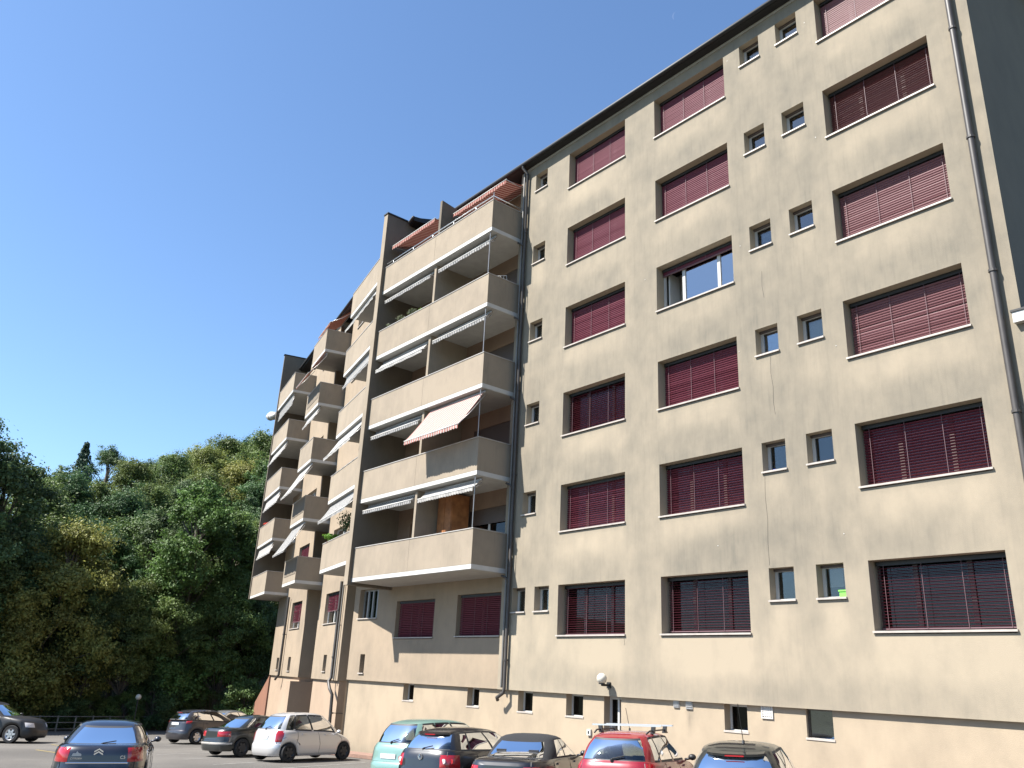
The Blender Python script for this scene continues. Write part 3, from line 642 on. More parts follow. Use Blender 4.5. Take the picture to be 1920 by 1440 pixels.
z = zb(3); awning(-5.33, -2.37, -1.10, z - .03, -2.0, 5.95, 'stripe_pink', 'wide-open pink and white striped awning shading the parapet below it', val=.14)
awning(-9.05, -6.05, .45, 15.28, -1.12, 14.88, 'stripe_red', 'open red striped awning on the roof terrace between the two fin walls', val=.17)
awning(-5.45, -2.32, .4, 15.18, -.75, 14.93, 'stripe_red', 'open red striped awning on the roof terrace right of the short fin', val=.16)
WB = [(2, 4, -4.3, -.25, .18, 12.70, 'stripe_white', 'upper'), (2, 3, -4.25, -.3, .0, 10.12, 'stripe_grey', 'upper middle'), (2, 2, -4.3, -.3, .42, 6.98, 'stripe_white', 'lower middle'), (2, 1, -4.3, -.3, .32, 4.42, 'stripe_grey', 'lowest'),
      (3, 4, -11.5, -8.95, .62, 12.15, 'stripe_brown', 'upper'), (3, 3, -11.5, -8.95, .06, 10.1, 'stripe_white', 'upper middle'), (3, 2, -11.5, -8.95, .62, 6.5, 'stripe_white', 'lower middle'), (3, 1, -11.5, -8.95, .62, 3.8, 'stripe_grey', 'lowest'),
      (4, 4, -20.1, -16.2, -.1, 12.75, 'stripe_grey', 'upper'), (4, 3, -20.1, -16.2, .12, 9.95, 'stripe_white', 'upper middle'), (4, 2, -20.1, -16.2, .0, 7.28, 'stripe_white', 'lower middle'), (4, 1, -20.1, -16.2, -.02, 4.6, 'stripe_white', 'lowest')]
BN = {2: 'balcony stack next to the tall fin wall', 3: 'middle balcony stack of the wing', 4: 'farthest balcony stack of the wing'}
for nm, n_, a, b, v, zz, fab, ln in WB:
    z = zb(n_ + 1) + ZO; col = {'stripe_white': 'white', 'stripe_grey': 'grey striped', 'stripe_brown': 'brown'}[fab]
    awning(a, b, .12, z - .03, -v, zz, fab, ln + ' ' + col + ' awning on the ' + BN[nm], val=.08 if nm > 2 else .12, wing=True, group='awnings on the wing')
awning(-11.4, -9.0, 1.15, 15.9, .12, 15.0, 'stripe_brown', 'brownish red awning over the top terrace of the middle balcony stack', val=.14, wing=True, group='awnings on the wing')

# ------------------------------------------------------------------ leaves
def leaves(mb, c, rad, n, size, rng, shell=.55, up=.35, fuzz=False, tone=None):
    tn = mb.attr.setdefault('tone', [])
    for _ in range(n):
        while True:
            d = Vector((rng.uniform(-1, 1), rng.uniform(-1, 1), rng.uniform(-1, 1)))
            if .05 < d.length < 1: break
        if fuzz: d = d.normalized() * min(1.9, abs(rng.gauss(.62, .34)))
        elif rng.random() < .8: d = d.normalized() * (shell + (1 - shell) * rng.random())
        p = Vector(c) + Vector((d.x * rad[0], d.y * rad[1], d.z * rad[2]))
        nr = (d.normalized() + Vector((rng.gauss(0, .6), rng.gauss(0, .6), rng.gauss(0, .5) + up))).normalized()
        a = nr.orthogonal().normalized(); a.rotate(Matrix.Rotation(rng.random() * 6.28, 3, nr)); b = nr.cross(a)
        s_ = size * rng.uniform(.6, 1.35); i = len(mb.v)
        mb.v += [p - a * s_ * .5, p + b * s_ * .32 + nr * s_ * .06, p + a * s_ * .5, p - b * s_ * .32 + nr * s_ * .06]
        mb.f.append([i, i + 1, i + 2, i + 3]); t = (tone if tone is not None else .5) + rng.gauss(0, .16); tn += [t] * 4

def tree_mesh(kind, seed, h, r, m, leaf=.30, dens=1.0, trunk_h=.35):
    """returns (trunk mesh, crown mesh), origin at the foot"""
    rng = random.Random(seed); tk = MB(True); cr = MB(True)
    if kind == 'conifer':
        tk.tube([(0, 0, 0), (0, 0, h * .97)], [.2, .02], 7)
        z = h * .18
        while z < h * .985:
            t = (z / h); rr_ = r * (1 - t) ** .85 + .12; nb_ = 7
            for k in range(nb_):
                a = k * 6.283 / nb_ + rng.random(); L = rr_ * rng.uniform(.75, 1.1)
                for s_ in (.35, .65, .95): leaves(cr, (math.cos(a) * L * s_, math.sin(a) * L * s_, z - L * .28 * s_), (L * .28, L * .28, .34), int(7 * dens), leaf, rng, .2, .5, tone=.4 + .25 * s_)
            z += h * .021
    else:
        lean = (rng.uniform(-.5, .5), rng.uniform(-.5, .5)); tr = .012 * h + .06
        tk.tube([(0, 0, -.5), (lean[0] * .3, lean[1] * .3, h * .3), (lean[0] * .8, lean[1] * .8, h * .6), (lean[0], lean[1], h * .88)], [tr * 1.25, tr, tr * .65, tr * .2], 8)
        cz = h * (trunk_h + 1) / 2; rz = h * (1 - trunk_h) / 2
        nc = int(56 * dens)
        for k in range(nc):
            # clumps spread through the crown, with gaps
            zt_ = rng.uniform(-1, 1); ang = rng.random() * 6.283; prof = math.sqrt(max(.06, 1 - abs(zt_ + .15) ** 2.3)); q = rng.uniform(.35, 1.0) ** .6
            c = Vector((lean[0] * .7 + math.cos(ang) * r * prof * q, lean[1] * .7 + math.sin(ang) * r * prof * q, cz + zt_ * rz * .93))
            cs = r * rng.uniform(.13, .32)
            base = Vector((lean[0] * .6, lean[1] * .6, max(h * .22, c.z - r * rng.uniform(.5, 1.1))))
            mid = (base + c) / 2 + Vector((rng.uniform(-.3, .3), rng.uniform(-.3, .3), .3))
            tk.tube([base, mid, c], [tr * .32, tr * .2, tr * .06], 5, cap=False)
            tone = .5 + rng.gauss(0, .22)
            leaves(cr, c, (cs * 1.05, cs * 1.05, cs * .85), int(500 * (cs / .9) ** 1.4 + 90), leaf, rng, .45, .5, True, tone=tone)
            for _ in range(4):
                d = Vector((rng.gauss(0, 1), rng.gauss(0, 1), rng.gauss(0, .7))).normalized() * cs * 1.15
                leaves(cr, c + d, (cs * .5, cs * .5, cs * .36), 64, leaf * .95, rng, .3, .5, True, tone=tone + .08)
    a = tk.build('trunk', 'bark', None, smooth=True); b = cr.build('crown', m, None)
    ma, mb_ = a.data, b.data; bpy.data.objects.remove(a); bpy.data.objects.remove(b); return ma, mb_
def plant_tree(name, meshes, X, Y, s, rot, label, group, dz=0, cat='tree', sz=None):
    root = thing(name, (X, Y, terrain(X, Y) + dz), label, cat, group); root.rotation_euler = (0, 0, rot); root.scale = (s, s, sz or s)
    for nm, me in zip(('trunk', 'crown'), meshes):
        o = bpy.data.objects.new(nm, me); C.objects.link(o); o.parent = root
    return root
TM = {'dark': tree_mesh('d', 1, 15, 4.2, 'leaf_dark', .185, 1.25), 'dark2': tree_mesh('d', 2, 17, 3.8, 'leaf_dark', .185, 1.25, .3), 'mid': tree_mesh('d', 3, 14, 4.3, 'leaf_mid', .185, 1.25, .25), 'mid2': tree_mesh('d', 4, 16, 3.6, 'leaf_mid', .185, 1.3, .22),
      'olive': tree_mesh('d', 5, 13, 4.4, 'leaf_olive', .185, 1.4, .10), 'bright': tree_mesh('d', 6, 17, 3.3, 'leaf_bright', .185, 1.4, .12), 'conifer': tree_mesh('conifer', 7, 17, 4.2, 'leaf_conifer', .28, 1.7), 'bush': tree_mesh('d', 8, 4.2, 2.3, 'leaf_mid', .17, .8, .05), 'bushdark': tree_mesh('d', 9, 4.6, 2.5, 'leaf_dark', .17, .8, .05)}
FOREST = [('dark2', -46.0, -14.9, 1.1), ('dark', -41.9, -13.8, 1.25), ('dark2', -40.3, -12.2, 1.04), ('dark', -43.5, -9.7, 1.13), ('mid', -49.2, -7.2, 1.06), ('mid2', -60.9, -4.2, 0.77), ('dark', -56.7, -3.6, 0.9), ('conifer', -70.4, -0.5, 0.76), ('dark2', -72.8, 2.8, 0.71), ('mid', -65.4, 3.2, 0.91), ('dark', -76.7, 7.7, 0.66), ('mid', -72.2, 8.9, 0.89), ('mid2', -79.3, 13.0, 0.77), ('olive', -75.0, 13.3, 1.01), ('mid', -78.1, 16.5, 1.04), ('dark', -79.2, 19.5, 1.05), ('mid', -74.7, 20.0, 1.11), ('dark', -77.4, 23.9, 1.15), ('mid2', -74.4, 25.7, 1.06), ('mid', -76.5, 30.5, 1.29), ('mid2', -58.2, -1.1, 0.78), ('dark', -53.9, -0.0, 0.87), ('mid', -57.2, 3.1, 0.9), ('dark2', -60.4, 6.6, 0.75), ('mid', -63.5, 9.7, 0.95), ('olive', -64.3, 13.4, 1.12), ('mid2', -61.6, 14.9, 0.98), ('dark', -58.9, 16.1, 1.04), ('olive', -40.3, -5.7, 0.95), ('olive', -40.1, -7.4, 0.78), ('dark', -44.2, -2.5, 0.84), ('mid', -46.7, -0.2, 0.92), ('dark2', -44.4, 0.7, 0.86), ('bright', -40.7, 2.3, 1.01), ('bright', -41.7, 5.4, 0.93), ('mid', -46.7, 9.2, 0.97), ('mid2', -40.5, 1.5, 0.79), ('dark', -41.4, -9.2, 0.82), ('dark', -40.2, -11.5, 0.82), ('dark', -40.4, -3.7, 0.6), ('mid', -40.2, -1.2, 0.65), ('dark', -40.1, 1.1, 0.57), ('mid', -40.2, 5.1, 0.75), ('dark', -40.1, 6.8, 0.63), ('mid', -40.4, -9.0, 0.56), ('mid', -40.3, -12.6, 0.78), ('dark', -40.0, -15.2, 0.91)]
KL = {'dark': 'dense dark green deciduous tree on the wooded slope behind the fence', 'dark2': 'tall narrow dark green tree on the wooded slope behind the fence', 'mid': 'mid green leafy tree on the wooded slope behind the fence', 'mid2': 'slender mid green tree on the wooded slope behind the fence', 'olive': 'yellowish olive tree on the wooded slope behind the fence', 'bright': 'tall bright green tree left of the far balconies'}
rg = random.Random(11)
KA = {'dark': 'dense dark green', 'dark2': 'tall narrow dark green', 'mid': 'mid green leafy', 'mid2': 'slender mid green', 'olive': 'yellowish olive', 'bright': 'bright green'}
ORD = ['leftmost', 'second from left', 'third from left', 'fourth from left', 'fifth from left', 'sixth from left', 'seventh from left', 'eighth from left']
def zone(X): return 'along the ridge' if X < -65 else ('on the upper slope' if X < -50 else ('at mid-slope' if X < -42.5 else 'in the first row behind the fence'))
lab_of = {}
for k in KA:
    for zn in set(zone(t[1]) for t in FOREST):
        ids = sorted([i for i, t in enumerate(FOREST) if t[0] == k and zone(t[1]) == zn], key=lambda i: math.atan2(FOREST[i][2] + 18.2, -(FOREST[i][1] - 19.9)))
        for j, i in enumerate(ids): lab_of[i] = (ORD[j] + ' ' if len(ids) > 1 else 'only ') + KA[k] + ' tree ' + zn
for i, (k, X, Y, s_) in enumerate(FOREST):
    lab = lab_of.get(i, '')
    if k == 'conifer': lab = 'pointed conifer rising above the treetops on the ridge'
    if i == 28: lab = 'large olive-yellow chestnut-like tree in front of the forest'
    if i in (33, 34): lab = ('taller' if i == 33 else 'shorter') + ' of the two bright green trees beside the far balconies'
    plant_tree('conifer_tree' if k == 'conifer' else 'deciduous_tree', TM[k], X, Y, s_, rg.random() * 6.28, lab, 'forest trees behind the fence')
for i in range(16):
    Y = -15 + i * 1.75; X = -39.2 - rg.random() * 1.5
    plant_tree('bush', TM['bush' if i % 3 else 'bushdark'], X, Y, rg.uniform(.45, .85), rg.random() * 6.28, ['first', 'second', 'third', 'fourth', 'fifth', 'sixth', 'seventh', 'eighth', 'ninth', 'tenth', 'eleventh', 'twelfth', 'thirteenth', 'fourteenth', 'fifteenth', 'sixteenth'][i] + ' low bush from the left in the shade behind the fence', 'bushes behind the fence', cat='bush')
plant_tree('bush', TM['bush'], -36.2, 5.6, .75, 1, 'green bush at the far corner of the wing beside the red-brown wall', None, cat='bush')
ds = thing('dry_shrub', (-38.3, 4.2, terrain(-38.3, 4.2)), 'leafless dry brown shrub in front of the forest', 'shrub'); q = MB(True); rg2 = random.Random(2)
for k in range(46):
    a = rg2.random() * 6.28; sp = rg2.uniform(.2, 1.3); h = rg2.uniform(1.2, 2.6); z0 = terrain(-38.3, 4.2)
    q.tube([(-38.3, 4.2, z0), (-38.3 + math.cos(a) * sp * .4, 4.2 + math.sin(a) * sp * .4, z0 + h * .5), (-38.3 + math.cos(a) * sp, 4.2 + math.sin(a) * sp, z0 + h)], [.025, .016, .006], 4)
q.build('twigs', 'leaf_dry', ds)

# ------------------------------------------------------------------ fence and path lamp
fn = thing('fence', (-37.6, -4, terrain(-37.6, -4)), 'grey metal post and rail fence along the far edge of the car park', 'fence')
fp = [(-31.63 + .0 * k, -16 + k * 1.0) for k in range(9)] + [(-31.63 - .2 * k, -7.0 + k * .88) for k in range(16)]
for x, y in fp:
    z = gz(x, y); B('post', 'fence_metal', fn, (x - .03, x + .03, y - .03, y + .03, z - .1, z + .74))
for h in (.12, .42, .70):
    q = MB(); q.tube([(x + .045, y, gz(x, y) + h) for x, y in (fp[0], fp[8], fp[9], fp[-1])], .022, 6); q.build('rail', 'fence_metal', fn)
lp = thing('path_lamp', (-36.3, -1.25, terrain(-36.3, -1.25)), 'small white globe lamp on a thin post near the fence', 'lamp')
q = MB(True); z0 = terrain(-36.3, -1.25); q.tube([(-36.3, -1.25, z0), (-36.3, -1.25, -3.5)], .035, 8); q.build('post', 'black_plastic', lp); q = MB(True); q.sphere((-36.3, -1.25, -3.35), .17, 14); q.build('globe', 'globe', lp, smooth=True)

# ------------------------------------------------------------------ cars
def ss(a, b, x): t = min(1, max(0, (x - a) / (b - a))); return t * t * (3 - 2 * t)
def interp(tab, x):
    for (a, va), (b, vb) in zip(tab, tab[1:]):
        if x <= b: return va + (vb - va) * max(0, (x - a)) / (b - a)
    return tab[-1][1]
class Car:
    def __init__(s, d): s.d = d; s.wx = (-d['wb'] / 2 + d.get('wo', 0), d['wb'] / 2 + d.get('wo', 0))
    def outline(s, t, x0, x1, hw, n=5.0):
        """t 0 rear centre, 1 rear corner, 2 front corner, 3 front centre (left half, y>0)"""
        if t <= 1: a, b = -1, t
        elif t <= 2: a, b = -1 + 2 * (t - 1), 1
        else: a, b = 1, 3 - t
        k = (abs(a) ** n + abs(b) ** n) ** (-1 / n); a *= k; b *= k
        return (x0 + x1) / 2 + a * (x1 - x0) / 2, b * hw
    def body(s, t, f):
        d = s.d; L, W = d['L'], d['W']
        rear = interp([(0, .05), (.12, .0), (.42, 0), (.50, .045), (.9, .09), (1, .14)], f) if d['hatch'] else interp([(0, .05), (.12, 0), (.45, 0), (.52, .03), (.9, .05), (1, .12)], f)
        front = interp([(0, .08), (.15, 0), (.45, .0), (.6, .06), (.9, .18), (1, .30)], f)
        wd = interp([(0, .93), (.12, .98), (.4, 1), (.7, .99), (.92, .955), (1, .925)], f)
        x, y = s.outline(t, -L / 2 + rear, L / 2 - front, W / 2 * wd)
        zlo = .19
        for wx in s.wx:
            q = d['wr'] * 1.13; dx = abs(x - wx)
            if dx < q and 1.0 < t < 2.0: zlo = max(zlo, d['wr'] + math.sqrt(q * q - dx * dx) * .98 - .02)
        zt = interp(d['belt'], x); return Vector((x, y, zlo + (zt - zlo) * f))
    def green(s, t, g_):
        d = s.d; (b0, b1), (t0, t1) = d['gb'], d['gt']; W = d['W'] / 2
        bulge = .045 * math.sin(math.pi * min(1, g_)) 
        x0 = b0 + (t0 - b0) * g_ - bulge * .8; x1 = b1 + (t1 - b1) * g_ + bulge
        hw = W * (.905 + (d['rw'] - .905) * g_) + bulge * .55
        x, y = s.outline(t, x0, x1, hw, 4.2 if g_ < .9 else 3.6)
        zb_ = interp(d['belt'], max(min(x, d['L'] / 2), -d['L'] / 2)) + .02; xm = (t0 + t1) / 2
        zt = d['H'] - .075 - d.get('arc', .05) * ((x - xm) / ((t1 - t0) / 2)) ** 2
        return Vector((x, y, zb_ + (zt - zb_) * g_))
    def build(s, root):
        d = s.d; ts = sorted(set([0, .2, .4, .6, .75, .86, .93, 1.0, 1.05] + [1 + k / 44 for k in range(1, 44)] + [q for w_ in d['side'] for q in w_] + [1.97, 2.0, 2.1, 2.25, 2.45, 2.65, 2.85, 3.0]))
        ts = [t for i, t in enumerate(ts) if i == 0 or t - ts[i - 1] > .004]
        full = [(t, 1) for t in ts] + [(t, -1) for t in reversed(ts[1:-1])]
        def ring(mb, fn): return [mb.P((p.x, p.y * sg, p.z)) for t, sg in full for p in (fn(t),)]
        mb = MB(True); rings = []
        for f in (0, .06, .14, .28, .42, .47, .52, .64, .78, .90, .97, 1.0): rings.append(ring(mb, lambda t: s.body(t, f)))
        def deck(t, k):
            a, b = s.body(t, 1), s.green(t, 0); p = a.lerp(b, k); p.z = a.z + (b.z - a.z) * k + .022 * math.sin(math.pi * k) * (1 if not 1 < t < 2 else .3); return p
        for k in (.33, .66): rings.append(ring(mb, lambda t: deck(t, k)))
        gl = [0, .09, .3, .5, .7, .92, 1.0]
        gi = len(rings)
        for g_ in gl: rings.append(ring(mb, lambda t: s.green(t, g_)))
        roofc = Vector(((d['gt'][0] + d['gt'][1]) / 2, 0, 0))
        for k, up in ((.86, .035), (.6, .062), (.3, .073)):
            def rf(t):
                p = s.green(t, 1); q = roofc + (Vector((p.x, p.y, 0)) - roofc) * k; q.z = p.z + (d['H'] - .075 - p.z) * (1 - k * k) + up; return q
            rings.append(ring(mb, rf))
        N = len(full); tf = [t for t, sg in full]; sgn = [sg for t, sg in full]
        panes = {}
        def panel(j):
            j2 = (j + 1) % N; a, b = sorted((tf[j], tf[j2])); sg = sgn[j] if 0 < tf[j] < 3 else sgn[j2]
            if b <= .861: return 'rear_window', 0
            if a >= 2.09: return 'windscreen', 0
            for k, (p, q) in enumerate(d['side']):
                if a >= p - .002 and b <= q + .002: return 'side_window', (k + 1) * sg
            return None
        for i in range(len(rings) - 1):
            for j in range(N):
                q = [rings[i][j], rings[i][(j + 1) % N], rings[i + 1][(j + 1) % N], rings[i + 1][j]]
                if gi + 1 <= i < gi + 5:
                    p = panel(j)
                    if p: panes.setdefault(p, []).append(q); continue
                    a_, b_ = sorted((tf[j], tf[(j + 1) % N]))
                    if a_ >= d['side'][0][0] - .003 and b_ <= d['side'][-1][1] + .003 and not d.get('soft'): panes.setdefault(('window_trim', 0), []).append(q); continue
                elif i in (gi, gi + 5) and panel(j) and not d.get('soft'): panes.setdefault(('window_trim', 0), []).append(q); continue
                if d.get('soft') and i >= gi: panes.setdefault(('soft_top', 0), []).append(q); continue
                mb.f.append(q)
        cap = MB(True)
        (panes.setdefault(('soft_top', 0), []) if d.get('soft') else mb.f).append(list(rings[-1])); mb.f.append(rings[0][::-1])
        body = mb.build('body', 'paint_' + d['paint'], root, smooth=True, local=True, sharp=38)
        for (nm, k), fs in panes.items():
            g2 = MB(True); mp = {}
            for f in fs:
                q = []
                for v in f:
                    if v not in mp: mp[v] = g2.P(mb.v[v])
                    q.append(mp[v])
                g2.f.append(q)
            g2.build(nm, {'soft_top': 'soft_top', 'window_trim': 'rubber_trim'}.get(nm, 'car_glass'), root, smooth=True, local=True)
        # wheels
        for wx in s.wx:
            for sg in (1, -1):
                r = d['wr']; y1 = sg * (d['W'] / 2 - .015); y0 = sg * (d['W'] / 2 - .21); n = 28; q = MB(True); rg_ = []
                for y, rr_ in ((y0, r * .7), (y0, r * .95), (y0 + (y1 - y0) * .15, r), (y0 + (y1 - y0) * .85, r), (y1, r * .95), (y1, r * .66)):
                    rg_.append([q.P((wx + rr_ * math.cos(6.2832 * k / n), y, r + rr_ * math.sin(6.2832 * k / n))) for k in range(n)])
                for a, b in zip(rg_, rg_[1:]):
                    for k in range(n): q.f.append([a[k], a[(k + 1) % n], b[(k + 1) % n], b[k]])
                q.f.append(rg_[0][::-1]); wh = q.build('wheel', 'tyre', root, smooth=True, local=True, sharp=40)
                q = MB(True); rm = []
                for y, rr_ in ((y1 - sg * .004, r * .66), (y1 - sg * .03, r * .6), (y1 - sg * .05, r * .52)): rm.append([q.P((wx + rr_ * math.cos(6.2832 * k / n), y, r + rr_ * math.sin(6.2832 * k / n))) for k in range(n)])
                for a, b in zip(rm, rm[1:]):
                    for k in range(n): q.f.append([a[k], a[(k + 1) % n], b[(k + 1) % n], b[k]])
                for k in range(6):
                    a = 6.2832 * k / 6; c_, s_ = math.cos(a), math.sin(a); tq = [(r * .08, .06), (r * .56, .035), (r * .56, -.035), (r * .08, -.06)]
                    q.prism([(wx + u * c_ - v * s_, y1 - sg * .012, r + u * s_ + v * c_) for u, v in tq], (0, -sg * .03, 0))
                q.tube([(wx, y1 - sg * .04, r), (wx, y1 - sg * .006, r)], .055, 12); q.build('rim', d.get('rim', 'rim'), wh, local=True)
                q = MB(True); q.tube([(wx, y1 - sg * .09, r), (wx, y1 - sg * .06, r)], r * .6, 20); q.build('brake_disc', 'rim_steel', wh, local=True)
        # interior
        q = MB(True)
        zf = .42; fx = (d['gb'][0] + d['gb'][1]) / 2
        for sg in (.38, -.38):
            x = fx + .15; q.prism([(x, sg - .24, zf), (x - .16, sg - .22, zf + .62), (x - .16, sg + .22, zf + .62), (x, sg + .24, zf)], (-.10, 0, 0)); q.box(x, x + .5, sg - .24, sg + .24, zf - .14, zf); q.prism([(x - .17, sg - .11, zf + .64), (x - .2, sg - .1, zf + .84), (x - .2, sg + .1, zf + .84), (x - .17, sg + .11, zf + .64)], (-.08, 0, 0))
        x = fx - .75; q.prism([(x, -.6, zf), (x - .14, -.58, zf + .5), (x - .14, .58, zf + .5), (x, .6, zf)], (-.10, 0, 0)); q.box(x, x + .45, -.6, .6, zf - .14, zf)
        for sg in (.36, -.36): q.prism([(x - .14, sg - .12, zf + .5), (x - .17, sg - .1, zf + .68), (x - .17, sg + .1, zf + .68), (x - .14, sg + .12, zf + .5)], (-.08, 0, 0))
        xf = d['gb'][1] - .35; q.box(xf - .25, xf, -.62, .62, .6, interp(d['belt'], xf) - .02)
        q.build('seats', 'car_seat', root, local=True)
        return body
    def patch(s, root, name, m, t0, t1, f0, f1, off=.012, sg=1, par=None, n=8):
        q = MB(True); g_ = []; e = .002
        for i in range(n + 1):
            row = []
            for j in range(5):
                t = t0 + (t1 - t0) * i / n; f = f0 + (f1 - f0) * j / 4
                p = s.body(t, f); nn = (s.body(t + e, f) - s.body(t - e, f)).cross(s.body(t, min(1, f + e)) - s.body(t, f - e)).normalized()
                if nn.dot(Vector((p.x * .4, p.y, 0))) < 0: nn = -nn
                edge = (i in (0, n) or j in (0, 4)); p = p + nn * (off * (.15 if edge else 1)); row.append(q.P((p.x, p.y * sg, p.z)))
            g_.append(row)
        for i in range(n):
            for j in range(4): q.f.append([g_[i][j], g_[i + 1][j], g_[i + 1][j + 1], g_[i][j + 1]])
        return q.build(name, m, par or root, smooth=True, local=True)
def text(txt, size, m, root, loc, rot, ext=.003, align='CENTER'):
    cu = bpy.data.curves.new('lettering', 'FONT'); cu.body = txt; cu.size = size; cu.extrude = ext; cu.align_x = align
    o = bpy.data.objects.new('lettering', cu); C.objects.link(o); dg = bpy.context.evaluated_depsgraph_get(); me = bpy.data.meshes.new_from_object(o.evaluated_get(dg)); bpy.data.objects.remove(o)
    me.materials.clear(); me.materials.append(MAT[m]); o = bpy.data.objects.new('lettering', me); C.objects.link(o); o.parent = root; o.location = loc; o.rotation_euler = rot; return o
HATCH = dict(hatch=True, W=1.74, L=4.1, H=1.48, wb=2.55, wr=.31, belt=[(-2.3, .98), (-1.6, .97), (.7, .93), (1.25, .86), (2.3, .66)], gb=(-1.93, 1.12), gt=(-1.62, .30), rw=.66, side=((1.10, 1.20), (1.225, 1.50), (1.53, 1.90)), rim='rim')
SEDAN = dict(hatch=False, W=1.72, L=4.45, H=1.42, wb=2.6, wr=.31, belt=[(-2.4, .92), (-1.3, .95), (.9, .93), (1.4, .86), (2.4, .66)], gb=(-1.55, 1.25), gt=(-.88, .35), rw=.66, side=((1.10, 1.22), (1.25, 1.52), (1.55, 1.90)), rim='rim')
def car(x, y, a, spec, label, rear, name='parked_car'):
    spec = dict(spec); z = gz(x, y)
    h = Vector((-math.sin(a), math.cos(a), 0)); l = Vector((-math.cos(a), -math.sin(a), 0)); h.z = GX * h.x + GY * h.y; l.z = GX * l.x + GY * l.y
    h.normalize(); n_ = h.cross(l).normalized(); l = n_.cross(h)
    root = thing(name, (x * K, y * K, z * K + .03), label, 'car'); M = Matrix((h, l, n_)).transposed(); root.rotation_euler = M.to_euler()
    cr = Car(spec); cr.build(root)
    L, W = spec['L'], spec['W']
    # door seams, mirrors, handles, plate, bumper line
    for sg in (1, -1):
        mx_ = spec['gb'][1] - .42; zb_ = interp(spec['belt'], mx_)
        q = MB(True); q.sphere((mx_, sg * (W / 2 + .06), zb_ + .07), .085, 10, .75); q.tube([(mx_, sg * (W / 2 - .1), zb_ + .02), (mx_, sg * (W / 2 + .05), zb_ + .05)], .025, 6); q.build('mirror', rear.get('mirror', 'paint_' + spec['paint']), root, smooth=True, local=True)
        for t in (1.30, 1.60):
            p = cr.body(t, .9); q = MB(True); q.box(p.x - .02, p.x + .14, sg * (p.y - .01), sg * (p.y + .03), p.z - .02, p.z + .015); q.build('door_handle', rear.get('handle', 'paint_' + spec['paint']), root, local=True)
        for t in (1.235, 1.515, 1.80):
            q = MB(True); pts = [cr.body(t, f) + Vector((0, .001, 0)) for f in (.1, .3, .5, .7, .85, 1.0)]
            q.tube([(p.x, p.y * sg, p.z) for p in pts], .006, 4); q.build('door_seam', 'black_plastic', root, local=True)
        q = MB(True); pts = [cr.body(.80, f) for f in (.5, .6, .75, .9, 1.0)]; q.tube([(p.x - .002, p.y * sg, p.z) for p in pts], .006, 4); pts = [cr.body(t, .5) for t in (0, .2, .4, .6, .8, .95, 1.04, 1.08)]; q.tube([(p.x - .002, p.y * sg * 1.002, p.z) for p in pts], .006, 4); q.build('panel_gap', 'black_plastic', root, local=True)
        cr.patch(root, 'headlight', 'clear_lens', 2.02, 2.5, .62, .86, .01, sg)
        for args in rear['lights']: cr.patch(root, 'tail_light', args[0], *args[1:5], args[5] if len(args) > 5 else .014, sg)
    if rear.get('plate', True):
        pf = rear.get('plate_f', .62); p = cr.body(0, pf); q = MB(True); q.box(p.x - .022, p.x - .004, -.25, .25, p.z - .055, p.z + .055); q.build('number_plate', 'plate', root, local=True)
    if rear.get('bumper_strip'): cr.patch(root, 'bumper_strip', rear['bumper_strip'], 0, 1.06, .30, .40, .012, 1, n=14); cr.patch(root, 'bumper_strip', rear['bumper_strip'], 0, 1.06, .30, .40, .012, -1, n=14)
    if rear.get('wiper', True):
        a_, b_ = cr.green(0, .12), cr.green(.35, .22); q = MB(True); q.tube([(a_.x - .03, 0, a_.z), (b_.x - .035, -b_.y * .9, b_.z + .02)], .012, 5); q.tube([(a_.x - .02, 0, a_.z - .05), (a_.x - .03, 0, a_.z)], .03, 6); q.build('rear_wiper', 'black_plastic', root, local=True)
    if rear.get('spoiler'):
        q = MB(True); rw = []; p0 = [cr.green(t, .99) for t in (0, .3, .6, .85)]
        for p in p0: rw.append([q.P((p.x + .05, p.y, p.z + .035)), q.P((p.x - .09, p.y, p.z + .005)), q.P((p.x - .08, p.y, p.z - .03)), q.P((p.x + .03, p.y, p.z - .02))])
        rl_ = []
        for p in p0[1:]: rl_.append([q.P((p.x + .05, -p.y, p.z + .035)), q.P((p.x - .09, -p.y, p.z + .005)), q.P((p.x - .08, -p.y, p.z - .03)), q.P((p.x + .03, -p.y, p.z - .02))])
        seq = rl_[::-1] + rw
        for A, B_ in zip(seq, seq[1:]):
            for k in range(4): q.f.append([A[k], A[(k + 1) % 4], B_[(k + 1) % 4], B_[k]])
        q.f.append(seq[0]); q.f.append(seq[-1][::-1]); q.build('spoiler', 'paint_' + spec['paint'], root, local=True)
        p = cr.green(0, .97); B('brake_light', 'red_lens', root, (p.x - .10, p.x - .085, -.14, .14, p.z - .02, p.z - .002), raw=True, local=True)
    if rear.get('antenna'):
        p = cr.green(0, 1); x0 = p.x + rear['antenna'][0]; q = MB(True); q.tube([(x0, rear['antenna'][1], spec['H'] - .03), (x0 + .02, rear['antenna'][1], spec['H'] + .02)], .022, 8); q.tube([(x0 + .01, rear['antenna'][1], spec['H'] + .01), (x0 - rear['antenna'][2] * .55, rear['antenna'][1], spec['H'] + rear['antenna'][2])], .006, 5); q.build('antenna', 'black_plastic', root, local=True)
    return root, cr
RL = 'red_lens'
# silver compact, tall and short
sp = dict(HATCH, L=3.58, W=1.72, H=1.575, wb=2.42, wr=.30, belt=[(-1.8, 1.0), (-1.2, .98), (.5, .92), (1.0, .86), (1.8, .62)], gb=(-1.66, 1.25), gt=(-1.30, .50), rw=.68, side=((1.06, 1.19), (1.22, 1.47), (1.50, 1.88)), paint='silver', rim='rim_steel')
car(-8.15, -2.85, R(12), sp, 'silver tall compact hatchback parked nose-in beside the wing corner', dict(lights=[(RL, .72, 1.03, .55, .99)], plate_f=.72, bumper_strip=None))
